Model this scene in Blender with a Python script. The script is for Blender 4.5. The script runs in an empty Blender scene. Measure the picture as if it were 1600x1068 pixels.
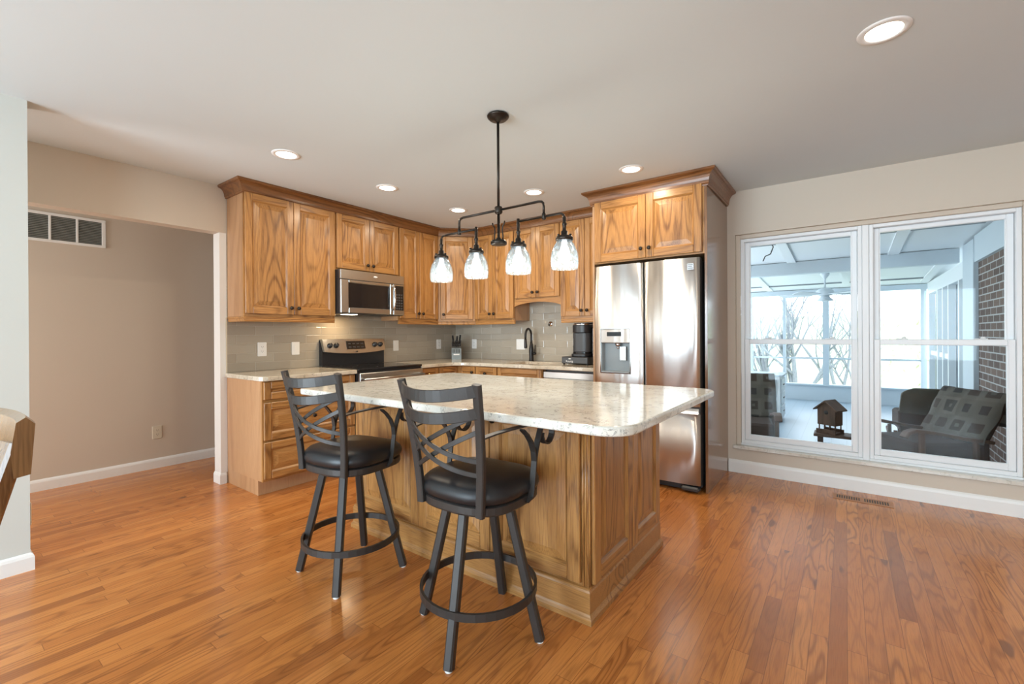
import bpy, bmesh, math, random
from mathutils import Vector, Matrix

# ------------------------------------------------------------------ camera, world, lights, exposure
scene = bpy.context.scene
COL = scene.collection
RND = random.Random(11)
PI = math.pi
XA, YB, H = -4.118, 4.332, 2.44            # range wall plane, window wall plane, ceiling height

cam_data = bpy.data.cameras.new('camera')
cam = bpy.data.objects.new('camera', cam_data)
COL.objects.link(cam)
cam_data.sensor_width = 36.0
cam_data.sensor_fit = 'HORIZONTAL'
cam_data.lens = 706.73 / 1600 * 36
cam_data.shift_y = -11.1 / 1600
cam_data.clip_start = 0.03
_r = Vector((0.80445, 0.594, -0.00573)); _u = Vector((0.00364, 0.00472, 0.99998)); _f = Vector((-0.59401, 0.80445, -0.00164))
cam.matrix_world = Matrix(((_r.x, _u.x, -_f.x, 0), (_r.y, _u.y, -_f.y, 0), (_r.z, _u.z, -_f.z, 1.2117), (0, 0, 0, 1)))
scene.camera = cam

world = bpy.data.worlds.new('overcast_sky')
scene.world = world
world.use_nodes = True
_bg = world.node_tree.nodes['Background']
_bg.inputs[0].default_value = (0.84, 0.92, 1.0, 1)
_bg.inputs[1].default_value = 3.3

def area_light(name, loc, rot, sx, sy, power, color):
    d = bpy.data.lights.new(name, 'AREA')
    d.shape = 'RECTANGLE'; d.size = sx; d.size_y = sy; d.energy = power; d.color = color
    o = bpy.data.objects.new(name, d); COL.objects.link(o)
    o.location = loc; o.rotation_euler = rot
    return o
# daylight coming in through the glazed openings of the wall behind the camera
area_light('daylight_patio_door', (-2.29, -3.35, 1.12), (math.radians(90), 0, 0), 2.2, 2.0, 165, (0.66, 0.86, 1.0))
area_light('daylight_dining_window', (1.2, -3.35, 1.35), (math.radians(90), 0, 0), 1.7, 1.5, 95, (0.66, 0.86, 1.0))
area_light('hall_fill_light', (-4.55, -1.66, 1.2), (math.radians(90), 0, 0), .9, 2.0, 30, (0.97, 0.95, 0.92))  # fill lamp added to brighten the hall, no source seen there

scene.view_settings.view_transform = 'Standard'
scene.view_settings.look = 'None'
scene.view_settings.exposure = 0.42
scene.view_settings.gamma = 1.0
scene.view_settings.use_curve_mapping = False
scene.cycles.max_bounces = 8
scene.cycles.diffuse_bounces = 5
scene.cycles.glossy_bounces = 4
scene.cycles.transmission_bounces = 6
scene.cycles.transparent_max_bounces = 12
scene.cycles.sample_clamp_indirect = 6.0
scene.cycles.use_denoising = True

# ------------------------------------------------------------------ mesh builder
class MB:
    def __init__(s, M=None):
        s.v = []; s.f = []; s.m = []; s.s = []; s.p = []
        s.M = M or Matrix()
    def add(s, verts, faces, mat=0, smooth=False, pid=None):
        o = len(s.v)
        s.v += [tuple(s.M @ Vector(q)) for q in verts]
        pid = RND.random() if pid is None else pid
        for f in faces:
            s.f.append([i + o for i in f]); s.m.append(mat); s.s.append(smooth); s.p.append(pid)
        return s
    def box(s, x0, x1, y0, y1, z0, z1, mat=0, c=0.0, pid=None):
        if c <= 0:
            V = [(x, y, z) for x in (x0, x1) for y in (y0, y1) for z in (z0, z1)]
            return s.add(V, [(0, 1, 3, 2), (4, 6, 7, 5), (0, 4, 5, 1), (2, 3, 7, 6), (0, 2, 6, 4), (1, 5, 7, 3)], mat, False, pid)
        c = min(c, (x1 - x0) * .45, (y1 - y0) * .45, (z1 - z0) * .45)
        V = []; idx = {}
        A = ((x0, x1), (y0, y1), (z0, z1))
        for i in (0, 1):
            for j in (0, 1):
                for k in (0, 1):
                    P = [A[0][i], A[1][j], A[2][k]]; sg = [1 if t == 0 else -1 for t in (i, j, k)]
                    for a in range(3):
                        q = [P[b] if b == a else P[b] + sg[b] * c for b in range(3)]
                        idx[(i, j, k, a)] = len(V); V.append(q)
        F = []
        for a in range(3):
            b, d = [t for t in range(3) if t != a]
            for e in (0, 1):
                def key(u, w):
                    t = [0, 0, 0]; t[a] = e; t[b] = u; t[d] = w
                    return idx[(t[0], t[1], t[2], a)]
                F.append([key(0, 0), key(1, 0), key(1, 1), key(0, 1)])
            for u in (0, 1):
                for w in (0, 1):
                    def key2(e, ax):
                        t = [0, 0, 0]; t[a] = e; t[b] = u; t[d] = w
                        return idx[(t[0], t[1], t[2], ax)]
                    F.append([key2(0, b), key2(1, b), key2(1, d), key2(0, d)])
        for i in (0, 1):
            for j in (0, 1):
                for k in (0, 1):
                    F.append([idx[(i, j, k, 0)], idx[(i, j, k, 1)], idx[(i, j, k, 2)]])
        return s.add(V, F, mat, False, pid)
    def rings(s, rings, mat=0, smooth=False, cap0=True, cap1=True, closed_ring=True, loop=False, pid=None):
        n = len(rings[0]); V = [p for r in rings for p in r]; F = []
        R_ = len(rings)
        for i in range(R_ if loop else R_ - 1):
            a = i * n; b = ((i + 1) % R_) * n
            for j in range(n if closed_ring else n - 1):
                k = (j + 1) % n
                F.append((a + j, a + k, b + k, b + j))
        if not loop:
            if cap0: F.append(tuple(range(n - 1, -1, -1)))
            if cap1: F.append(tuple(range((R_ - 1) * n, R_ * n)))
        return s.add(V, F, mat, smooth, pid)
    def lathe(s, prof, c=(0, 0, 0), axis='z', seg=20, mat=0, smooth=True, cap0=True, cap1=True):
        rs = []
        for (r, h) in prof:
            ring = []
            for i in range(seg):
                t = 2 * PI * i / seg; a, b = r * math.cos(t), r * math.sin(t)
                if axis == 'z': q = (c[0] + a, c[1] + b, c[2] + h)
                elif axis == 'y': q = (c[0] + a, c[1] + h, c[2] + b)
                else: q = (c[0] + h, c[1] + a, c[2] + b)
                ring.append(q)
            rs.append(ring)
        return s.rings(rs, mat, smooth, cap0, cap1)
    def sweep(s, pts, sec, up=(0, 0, 1), mat=0, smooth=False, loop=False):
        P = [Vector(p) for p in pts]; up = Vector(up); rs = []; n = len(P)
        for i in range(n):
            if loop: t = P[(i + 1) % n] - P[i - 1]
            else: t = P[min(i + 1, n - 1)] - P[max(i - 1, 0)]
            t.normalize()
            sd = t.cross(up)
            if sd.length < 1e-4: sd = t.cross(Vector((1, 0, 0)))
            sd.normalize(); nn = sd.cross(t).normalized()
            rs.append([tuple(P[i] + sd * a + nn * b) for a, b in sec])
        return s.rings(rs, mat, smooth, loop=loop)
    def bar(s, pts, w, t, up=(0, 0, 1), mat=0, loop=False):
        c = min(w, t) * .18
        a, b = w / 2, t / 2
        sec = [(-a + c, -b), (a - c, -b), (a, -b + c), (a, b - c), (a - c, b), (-a + c, b), (-a, b - c), (-a, -b + c)]
        return s.sweep(pts, sec, up, mat, False, loop)
    def tube(s, pts, r, seg=8, mat=0, loop=False, radii=None):
        P = [Vector(p) for p in pts]; n = len(P); rs = []
        ref = None
        for i in range(n):
            if loop: t = P[(i + 1) % n] - P[i - 1]
            else: t = P[min(i + 1, n - 1)] - P[max(i - 1, 0)]
            t.normalize()
            if ref is None: ref = t.orthogonal().normalized()
            ref = (ref - t * ref.dot(t)).normalized(); o = t.cross(ref)
            rr = radii[i] if radii else r
            rs.append([tuple(P[i] + (ref * math.cos(2 * PI * j / seg) + o * math.sin(2 * PI * j / seg)) * rr) for j in range(seg)])
        return s.rings(rs, mat, True, loop=loop)
    def prism(s, poly, z0, z1, mat=0, c=0.0, smooth=False):
        """polygon outline (x, y) between two heights, top and bottom edges eased by c"""
        def inset(d):
            out = []; n = len(poly)
            for i in range(n):
                p0, p1, p2 = Vector(poly[i - 1]), Vector(poly[i]), Vector(poly[(i + 1) % n])
                e1 = (p1 - p0).normalized(); e2 = (p2 - p1).normalized()
                n1 = Vector((-e1.y, e1.x)); n2 = Vector((-e2.y, e2.x)); m = (n1 + n2)
                m = m / max(m.dot(n1), .2)
                out.append(p1 + m * d)
            return out
        if c > 0:
            ins = inset(c)
            rs = [[(q.x, q.y, z0) for q in ins], [(q[0], q[1], z0 + c) for q in poly], [(q[0], q[1], z1 - c) for q in poly], [(q.x, q.y, z1) for q in ins]]
        else:
            rs = [[(q[0], q[1], z0) for q in poly], [(q[0], q[1], z1) for q in poly]]
        return s.rings(rs, mat, smooth)
    def plan_sweep(s, path, prof, mat=0, closed=False):
        """profile (outward offset, z) carried along a plan path; outward is to the right of travel; mitred corners"""
        n = len(path); rs = []
        for i in range(n):
            p1 = Vector(path[i])
            e1 = (p1 - Vector(path[i - 1])).normalized() if (i > 0 or closed) else None
            e2 = (Vector(path[(i + 1) % n]) - p1).normalized() if (i < n - 1 or closed) else None
            e1 = e1 or e2; e2 = e2 or e1
            n1 = Vector((e1.y, -e1.x)); n2 = Vector((e2.y, -e2.x)); m = n1 + n2; m = m / m.dot(n1)
            rs.append([(p1.x + m.x * o, p1.y + m.y * o, z) for o, z in prof])
        return s.rings(rs, mat, False, loop=closed)
    def build(s, name, mats, parent=None, kind=None, label=None, recalc=True, bevel=None):
        me = bpy.data.meshes.new(name)
        me.from_pydata(s.v, [], s.f)
        mats = mats if isinstance(mats, (list, tuple)) else [mats]
        for m in mats: me.materials.append(m)
        for i, p in enumerate(me.polygons):
            p.material_index = s.m[i]; p.use_smooth = s.s[i]
        at = me.attributes.new('pid', 'FLOAT', 'FACE')
        at.data.foreach_set('value', s.p)
        if recalc:
            bm = bmesh.new(); bm.from_mesh(me)
            bmesh.ops.recalc_face_normals(bm, faces=bm.faces[:])
            bm.to_mesh(me); bm.free()
        me.update()
        o = bpy.data.objects.new(name, me); COL.objects.link(o)
        if parent: o.parent = parent
        if kind: o['kind'] = kind
        if label: o['label'] = label
        if bevel:
            md = o.modifiers.new('edge', 'BEVEL'); md.width = bevel; md.segments = 3; md.limit_method = 'ANGLE'; md.angle_limit = math.radians(40)
        return o

def thing(name, label, cat, loc=(0, 0, 0), rotz=0.0, group=None):
    o = bpy.data.objects.new(name, None); COL.objects.link(o)
    o.empty_display_size = .1
    o.location = loc; o.rotation_euler = (0, 0, rotz)
    o['label'] = label; o['category'] = cat
    if group: o['group'] = group
    return o
def tag(o, label, cat, group=None):
    o['label'] = label; o['category'] = cat
    if group: o['group'] = group
    return o
def dup(root, loc, rotz, label, group=None):
    r = root.copy(); COL.objects.link(r); r.location = loc; r.rotation_euler = (0, 0, rotz); r['label'] = label
    if group: r['group'] = group
    for ch in list(root.children):
        c = ch.copy(); COL.objects.link(c); c.parent = r
        for g in list(ch.children):
            d = g.copy(); COL.objects.link(d); d.parent = c
    return r
def rrect(x0, x1, y0, y1, r, seg=6):
    out = []
    rr = r if isinstance(r, (list, tuple)) else (r, r, r, r)
    for (cx, cy, a0), q in zip(((x1, y1, 0), (x0, y1, 90), (x0, y0, 180), (x1, y0, 270)), rr):
        sx = -1 if cx == x1 else 1; sy = -1 if cy == y1 else 1
        if q <= 1e-6: out.append((cx, cy)); continue
        for i in range(seg + 1):
            t = math.radians(a0 + 90 * i / seg)
            out.append((cx + sx * q + q * math.cos(t), cy + sy * q + q * math.sin(t)))
    return out

# ------------------------------------------------------------------ materials
class NT:
    def __init__(s, name):
        s.mat = bpy.data.materials.new(name); s.mat.use_nodes = True
        s.t = s.mat.node_tree; s.t.nodes.clear()
        s.out = s.t.nodes.new('ShaderNodeOutputMaterial')
    def n(s, typ, props=None, **ins):
        nd = s.t.nodes.new('ShaderNode' + typ)
        for k, v in (props or {}).items(): setattr(nd, k, v)
        for k, v in ins.items():
            key = int(k[1:]) if k[0] == 'i' and k[1:].isdigit() else k.replace('_', ' ')
            s.set(nd.inputs[key], v)
        return nd
    def set(s, sock, v):
        if isinstance(v, bpy.types.NodeSocket): s.t.links.new(v, sock)
        elif isinstance(v, bpy.types.Node): s.t.links.new(v.outputs[0], sock)
        else:
            if sock.type == 'RGBA' and len(v) == 3: v = (*v, 1)
            sock.default_value = v
    def math(s, op, a, b=None, c=None):
        nd = s.t.nodes.new('ShaderNodeMath'); nd.operation = op
        s.set(nd.inputs[0], a)
        if b is not None: s.set(nd.inputs[1], b)
        if c is not None: s.set(nd.inputs[2], c)
        return nd.outputs[0]
    def mix(s, fac, a, b, mode='MIX'):
        nd = s.t.nodes.new('ShaderNodeMix'); nd.data_type = 'RGBA'; nd.blend_type = mode
        s.set(nd.inputs[0], fac); s.set(nd.inputs[6], a); s.set(nd.inputs[7], b)
        return nd.outputs[2]
    def ramp(s, fac, stops):
        nd = s.t.nodes.new('ShaderNodeValToRGB'); s.set(nd.inputs[0], fac)
        el = nd.color_ramp.elements
        while len(el) < len(stops): el.new(.5)
        for e, (p, c) in zip(el, stops):
            e.position = p; e.color = (*c, 1) if len(c) == 3 else c
        return nd.outputs[0]
    def coords(s): return s.n('TexCoord').outputs['Object']
    def finish(s, **kw):
        b = s.n('BsdfPrincipled')
        for k, v in kw.items(): s.set(b.inputs[k.replace('_', ' ')], v)
        s.t.links.new(b.outputs[0], s.out.inputs[0])
        return s.mat
    def bump(s, h, strength=.2, dist=.002):
        nd = s.n('Bump', None, Strength=strength, Distance=dist, Height=h)
        return nd.outputs[0]

def plain(name, col, rough=.5, metal=0.0, spec=.5, coat=0.0, noise=0.0, nscale=30, **kw):
    m = NT(name)
    c = m.coords()
    nz = m.n('TexNoise', None, Vector=c, Scale=nscale, Detail=3.0)
    k = tuple(max(0, x * (1 - noise)) for x in col); k2 = tuple(x * (1 + noise) for x in col)
    colr = m.mix(nz.outputs[0], k, k2)
    return m.finish(Base_Color=colr, Roughness=rough, Metallic=metal, Specular_IOR_Level=spec, Coat_Weight=coat, **kw)

def wood(name, axis, light, mid, dark, rough=.33, rings=26.0, coat=.15):
    """oak: cathedral contours plus fine pores, grain running along one object axis"""
    m = NT(name)
    sep = m.n('SeparateXYZ', None, Vector=m.coords())
    pid = m.n('Attribute', {'attribute_name': 'pid'}).outputs['Fac']
    a = {'x': 0, 'y': 1, 'z': 2}[axis]
    comps = [sep.outputs[i] for i in range(3)]
    off = m.math('MULTIPLY', pid, 31.7)
    def vec(k_across, k_along):
        o = []
        for i in range(3):
            q = m.math('MULTIPLY', comps[i], k_along if i == a else k_across)
            o.append(m.math('ADD', q, off))
        cb = m.n('CombineXYZ')
        for i in range(3): m.set(cb.inputs[i], o[i])
        return cb.outputs[0]
    field = m.n('TexNoise', None, Vector=vec(5.5, 0.75), Scale=1.0, Detail=1.2, Roughness=.35).outputs[0]
    ring = m.math('SINE', m.math('MULTIPLY', field, rings * PI))
    ring01 = m.math('MULTIPLY_ADD', ring, .5, .5)
    ring01 = m.math('POWER', ring01, 3.5)
    gate = m.n('TexNoise', None, Vector=vec(4, .5), Scale=1.0, Detail=0.0).outputs[0]
    ring01 = m.math('MULTIPLY', ring01, m.ramp(gate, [(.35, (.15, .15, .15)), (.62, (1, 1, 1))]))
    pores = m.n('TexNoise', None, Vector=vec(260, 9), Scale=1.0, Detail=2.0, Roughness=.6).outputs[0]
    streak = m.n('TexNoise', None, Vector=vec(42, 1.3), Scale=1.0, Detail=2.0).outputs[0]
    big = m.n('TexNoise', None, Vector=vec(3, .8), Scale=1.0, Detail=1.0).outputs[0]
    pr = m.ramp(pores, [(.46, (0, 0, 0)), (.62, (1, 1, 1))])
    c1 = m.mix(m.math('MULTIPLY_ADD', streak, .9, -.1), light, mid)
    c2 = m.mix(m.math('MULTIPLY', ring01, .60), c1, dark)
    c3 = m.mix(m.math('MULTIPLY', pr, m.math('MULTIPLY_ADD', ring01, .45, .40)), c2, dark)
    tone = m.math('MULTIPLY_ADD', pid, .16, .84)
    tone = m.math('ADD', tone, m.math('MULTIPLY', big, .14))
    tc = m.n('CombineXYZ')
    for i in range(3): m.set(tc.inputs[i], tone)
    c4 = m.mix(1.0, c3, tc.outputs[0], 'MULTIPLY')
    bp = m.bump(m.math('ADD', pores, m.math('MULTIPLY', ring01, -.6)), .12, .001)
    return m.finish(Base_Color=c4, Roughness=rough, Coat_Weight=coat, Coat_Roughness=.2, Normal=bp)

OAK_L, OAK_M, OAK_D = (.48, .240, .076), (.38, .172, .048), (.135, .050, .013)
oak_v = wood('oak_grain_upright', 'z', OAK_L, OAK_M, OAK_D)
oak_h = wood('oak_grain_level', 'x', OAK_L, OAK_M, OAK_D)
oak_d = wood('oak_grain_depth', 'y', OAK_L, OAK_M, OAK_D)
crown_h = wood('oak_moulding', 'x', (.25, .105, .033), (.20, .078, .023), (.09, .031, .009))
crown_d = wood('oak_moulding_depth', 'y', (.25, .105, .033), (.20, .078, .023), (.09, .031, .009))
veneer = wood('oak_veneer_end', 'z', (.52, .30, .155), (.47, .26, .125), (.36, .18, .08), rings=7, rough=.4)
panel_gloss = wood('dark_oak_gloss', 'z', (.30, .165, .09), (.25, .13, .068), (.15, .07, .035), rings=6, rough=.16, coat=.4)
OAKS = [oak_v, oak_h, oak_d]
chair_wood = wood('chair_wood', 'z', (.30, .17, .07), (.23, .12, .046), (.11, .05, .02), rings=8, rough=.22, coat=.5)
porch_wood = wood('weathered_wood', 'z', (.125, .070, .045), (.095, .052, .033), (.05, .028, .018), rings=10, rough=.6, coat=0)

def floor_mat():
    m = NT('oak_strip_floor')
    sep = m.n('SeparateXYZ', None, Vector=m.coords())
    X, Y = sep.outputs[0], sep.outputs[1]
    W = .0595
    u = m.math('DIVIDE', X, W); row = m.math('FLOOR', u); fu = m.math('FRACT', u)
    def wn(a, b=None):
        cb = m.n('CombineXYZ'); m.set(cb.inputs[0], a)
        if b is not None: m.set(cb.inputs[1], b)
        return m.n('TexWhiteNoise', {'noise_dimensions': '2D'}, Vector=cb.outputs[0])
    r1 = wn(row).outputs[0]
    ln = m.math('MULTIPLY_ADD', wn(m.math('ADD', row, 77.3)).outputs[0], .55, .55)
    v = m.math('DIVIDE', m.math('ADD', Y, m.math('MULTIPLY', r1, 9.0)), ln)
    seg = m.math('FLOOR', v); fv = m.math('FRACT', v)
    rr = wn(row, seg); rnd = rr.outputs[0]; rcol = rr.outputs[1]
    off = m.math('MULTIPLY', rnd, 53.0)
    def vec(kx, ky):
        cb = m.n('CombineXYZ')
        m.set(cb.inputs[0], m.math('ADD', m.math('MULTIPLY', X, kx), off)); m.set(cb.inputs[1], m.math('ADD', m.math('MULTIPLY', Y, ky), off)); m.set(cb.inputs[2], off)
        return cb.outputs[0]
    field = m.n('TexNoise', None, Vector=vec(13, 1.6), Scale=1.0, Detail=1.0, Roughness=.4).outputs[0]
    ring = m.math('POWER', m.math('MULTIPLY_ADD', m.math('SINE', m.math('MULTIPLY', field, 62.0)), .5, .5), 3.0)
    pores = m.n('TexNoise', None, Vector=vec(300, 10), Scale=1.0, Detail=2.0).outputs[0]
    pr = m.ramp(pores, [(.48, (0, 0, 0)), (.64, (1, 1, 1))])
    knot = m.n('TexNoise', None, Vector=vec(10, 2.4), Scale=1.7, Detail=0.0).outputs[0]
    kn = m.ramp(knot, [(.785, (0, 0, 0)), (.84, (1, 1, 1))])
    base = m.ramp(rnd, [(0.0, (.38, .125, .028)), (.10, (.51, .178, .040)), (.45, (.565, .205, .047)), (.75, (.61, .230, .056)), (1.0, (.65, .255, .066))])
    dk = (.21, .066, .017)
    c = m.mix(m.math('MULTIPLY', ring, m.math('MULTIPLY_ADD', wn(seg, row).outputs[0], .58, .08)), base, dk)
    c = m.mix(m.math('MULTIPLY', pr, .25), c, dk)
    c = m.mix(m.math('MULTIPLY', kn, .7), c, (.15, .05, .015))
    e = m.math('MINIMUM', fu, m.math('SUBTRACT', 1.0, fu))
    g1 = m.math('LESS_THAN', e, .018)
    ev = m.math('MULTIPLY', m.math('MINIMUM', fv, m.math('SUBTRACT', 1.0, fv)), ln)
    g2 = m.math('LESS_THAN', ev, .0012)
    gap = m.math('MAXIMUM', g1, g2)
    c = m.mix(m.math('MULTIPLY', gap, .6), c, (.12, .04, .012))
    bp = m.bump(m.math('SUBTRACT', m.math('MULTIPLY', pores, .3), gap), .12, .001)
    return m.finish(Base_Color=c, Roughness=.27, Coat_Weight=.2, Coat_Roughness=.12, Normal=bp)
floor_m = floor_mat()

def paint(name, col, rough=.6, bump=.05):
    m = NT(name)
    nz = m.n('TexNoise', None, Vector=m.coords(), Scale=220.0, Detail=2.0)
    big = m.n('TexNoise', None, Vector=m.coords(), Scale=1.3, Detail=2.0)
    c = m.mix(big.outputs[0], tuple(x * .97 for x in col), tuple(min(1, x * 1.03) for x in col))
    return m.finish(Base_Color=c, Roughness=rough, Normal=m.bump(nz.outputs[0], bump, .001))
wall_m = paint('greige_wall_paint', (.60, .525, .435))
ceil_m = paint('ceiling_paint', (.645, .705, .72), .75)
trim_m = paint('white_trim_paint', (.82, .82, .80), .35, .02)
vinyl_m = paint('white_vinyl', (.80, .83, .85), .35, .01)

def tile_mat(name, horiz):
    m = NT(name)
    sep = m.n('SeparateXYZ', None, Vector=m.coords())
    u = sep.outputs[1 if horiz == 'y' else 0]; z = sep.outputs[2]
    Hh = .0775; L = .305
    v = m.math('DIVIDE', m.math('SUBTRACT', z, .905), Hh); row = m.math('FLOOR', v); fv = m.math('FRACT', v)
    uu = m.math('ADD', m.math('DIVIDE', u, L), m.math('MULTIPLY', row, .5)); cl = m.math('FLOOR', uu); fu = m.math('FRACT', uu)
    cb = m.n('CombineXYZ'); m.set(cb.inputs[0], row); m.set(cb.inputs[1], cl)
    rnd = m.n('TexWhiteNoise', {'noise_dimensions': '2D'}, Vector=cb.outputs[0]).outputs[0]
    e1 = m.math('MULTIPLY', m.math('MINIMUM', fv, m.math('SUBTRACT', 1.0, fv)), Hh)
    e2 = m.math('MULTIPLY', m.math('MINIMUM', fu, m.math('SUBTRACT', 1.0, fu)), L)
    e = m.math('MINIMUM', e1, e2)
    gr = m.math('LESS_THAN', e, .0013)
    col = m.mix(rnd, (.36, .315, .25), (.43, .38, .305))
    col = m.mix(gr, col, (.46, .42, .355))
    wob = m.n('TexNoise', None, Vector=m.coords(), Scale=16.0, Detail=1.0).outputs[0]
    hgt = m.math('ADD', m.math('MULTIPLY', wob, 1.0), m.math('MULTIPLY', m.math('MINIMUM', e, .006), 220.0))
    return m.finish(Base_Color=col, Roughness=m.math('MULTIPLY_ADD', gr, .5, .07), Normal=m.bump(hgt, .5, .003))
tile_y = tile_mat('glazed_tile_range_wall', 'y')
tile_x = tile_mat('glazed_tile_sink_wall', 'x')

def quartz_mat(name, base, warm, fleck):
    m = NT(name); c = m.coords()
    n1 = m.n('TexNoise', None, Vector=c, Scale=5.0, Detail=5.0, Roughness=.6).outputs[0]
    n2 = m.n('TexNoise', None, Vector=c, Scale=26.0, Detail=4.0, Roughness=.65, Distortion=1.6).outputs[0]
    n3 = m.n('TexNoise', None, Vector=c, Scale=90.0, Detail=3.0, Roughness=.7).outputs[0]
    n4 = m.n('TexNoise', None, Vector=c, Scale=11.0, Detail=2.0, Distortion=2.2).outputs[0]
    f1 = m.ramp(n1, [(.40, (0, 0, 0)), (.62, (1, 1, 1))])
    v = m.math('SUBTRACT', 1.0, m.math('MINIMUM', m.math('MULTIPLY', m.math('ABSOLUTE', m.math('SUBTRACT', n2, .5)), 22.0), 1.0))
    gate = m.ramp(n4, [(.52, (0, 0, 0)), (.60, (1, 1, 1))])
    sp = m.ramp(n3, [(.60, (0, 0, 0)), (.68, (1, 1, 1))])
    k = m.mix(m.math('MULTIPLY', f1, .75), base, warm)
    k = m.mix(m.math('MULTIPLY', m.math('MULTIPLY', v, gate), .8), k, fleck)
    k = m.mix(m.math('MULTIPLY', sp, .35), k, tuple(x * 1.7 for x in fleck))
    return m.finish(Base_Color=k, Roughness=.09, Specular_IOR_Level=.55)
quartz = quartz_mat('pale_quartz', (.78, .765, .70), (.66, .63, .545), (.17, .165, .15))
quartz_k = quartz_mat('warm_lit_quartz', (.66, .60, .49), (.50, .42, .30), (.20, .165, .12))  # same stone, its beige puts the warm light on the wall counters into the colour
marble = quartz_mat('sill_marble', (.70, .67, .61), (.58, .54, .46), (.40, .37, .31))

def stainless(name, col, rough, wav=0.0, axis='x'):
    m = NT(name); c = m.coords()
    mp = m.n('Mapping', None, Vector=c); mp.inputs['Scale'].default_value = (600, 600, 4) if axis == 'x' else (4, 4, 600)
    br = m.n('TexNoise', None, Vector=mp.outputs[0], Scale=1.0, Detail=2.0).outputs[0]
    mp2 = m.n('Mapping', None, Vector=c); mp2.inputs['Scale'].default_value = (7.0, 0.0, .55)
    wv = m.n('TexNoise', None, Vector=mp2.outputs[0], Scale=1.0, Detail=1.5).outputs[0]
    h = m.math('ADD', m.math('MULTIPLY', br, .0002), m.math('MULTIPLY', wv, wav))
    rgh = m.math('MULTIPLY_ADD', br, .05, rough)
    return m.finish(Base_Color=col, Metallic=1.0, Roughness=rgh, Normal=m.bump(h, 1.0, .1))
def steel_aniso(name, col, rough, wav):
    m = NT(name); c = m.coords()
    mp2 = m.n('Mapping', None, Vector=c); mp2.inputs['Scale'].default_value = (10.0, 0.0, .22)
    wv = m.n('TexNoise', None, Vector=mp2.outputs[0], Scale=1.0, Detail=1.5).outputs[0]
    tg = m.n('Tangent', {'direction_type': 'RADIAL', 'axis': 'Z'})
    return m.finish(Base_Color=col, Metallic=1.0, Roughness=rough, Anisotropic=.93, Anisotropic_Rotation=.25, Tangent=tg.outputs[0], Normal=m.bump(m.math('MULTIPLY', wv, wav), 1.0, .1))
steel_fridge = steel_aniso('fridge_stainless', (.82, .82, .81), .40, .075)
steel = stainless('brushed_stainless', (.50, .50, .48), .27, 0.0, 'z')
steel_drawer = steel_aniso('drawer_stainless', (.70, .68, .66), .36, .07)
chrome = plain('chrome', (.75, .75, .75), .1, 1.0)
black_gloss = plain('black_glass', (.012, .012, .013), .08, 0, .5)
black_plastic = plain('black_plastic', (.02, .02, .022), .35)
dark_grey = plain('dark_grey_plastic', (.055, .057, .06), .4)
charcoal = plain('charcoal_powder_coat', (.048, .043, .040), .42, .35, noise=.15, nscale=400)
bronze = plain('oil_rubbed_bronze', (.040, .032, .026), .34, .8, noise=.2, nscale=60)
black_metal = plain('matte_black_metal', (.018, .016, .015), .4, .3)
vinyl_seat = NT('black_vinyl')
_nz = vinyl_seat.n('TexNoise', None, Vector=vinyl_seat.coords(), Scale=350.0, Detail=2.0)
vinyl_seat = vinyl_seat.finish(Base_Color=(.014, .014, .016), Roughness=.38, Normal=vinyl_seat.bump(_nz.outputs[0], .1, .001))
plate_white = plain('white_plastic', (.84, .83, .80), .3)
plate_almond = plain('almond_plastic', (.66, .60, .48), .35)
slot_dark = plain('slot_dark', (.03, .028, .025), .6)
brass = plain('brass', (.75, .52, .20), .25, 1.0)
grille_dark = plain('grille_shadow_grey', (.10, .105, .095), .8)
register_wood = plain('register_wood', (.44, .19, .075), .4, noise=.2, nscale=40)
grey_recess = plain('grey_recess', (.30, .33, .34), .3)

def emit(name, col, strength):
    m = NT(name); e = m.n('Emission', None, Color=col, Strength=strength)
    m.t.links.new(e.outputs[0], m.out.inputs[0]); return m.mat
lamp_warm = emit('downlight_lens', (1.0, .93, .80), 9.0)
bulb_m = emit('bulb_glow', (.95, .98, 1.0), 4.0)
micro_lamp = emit('hood_lamp_lens', (1.0, .88, .65), 6.0)

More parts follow.
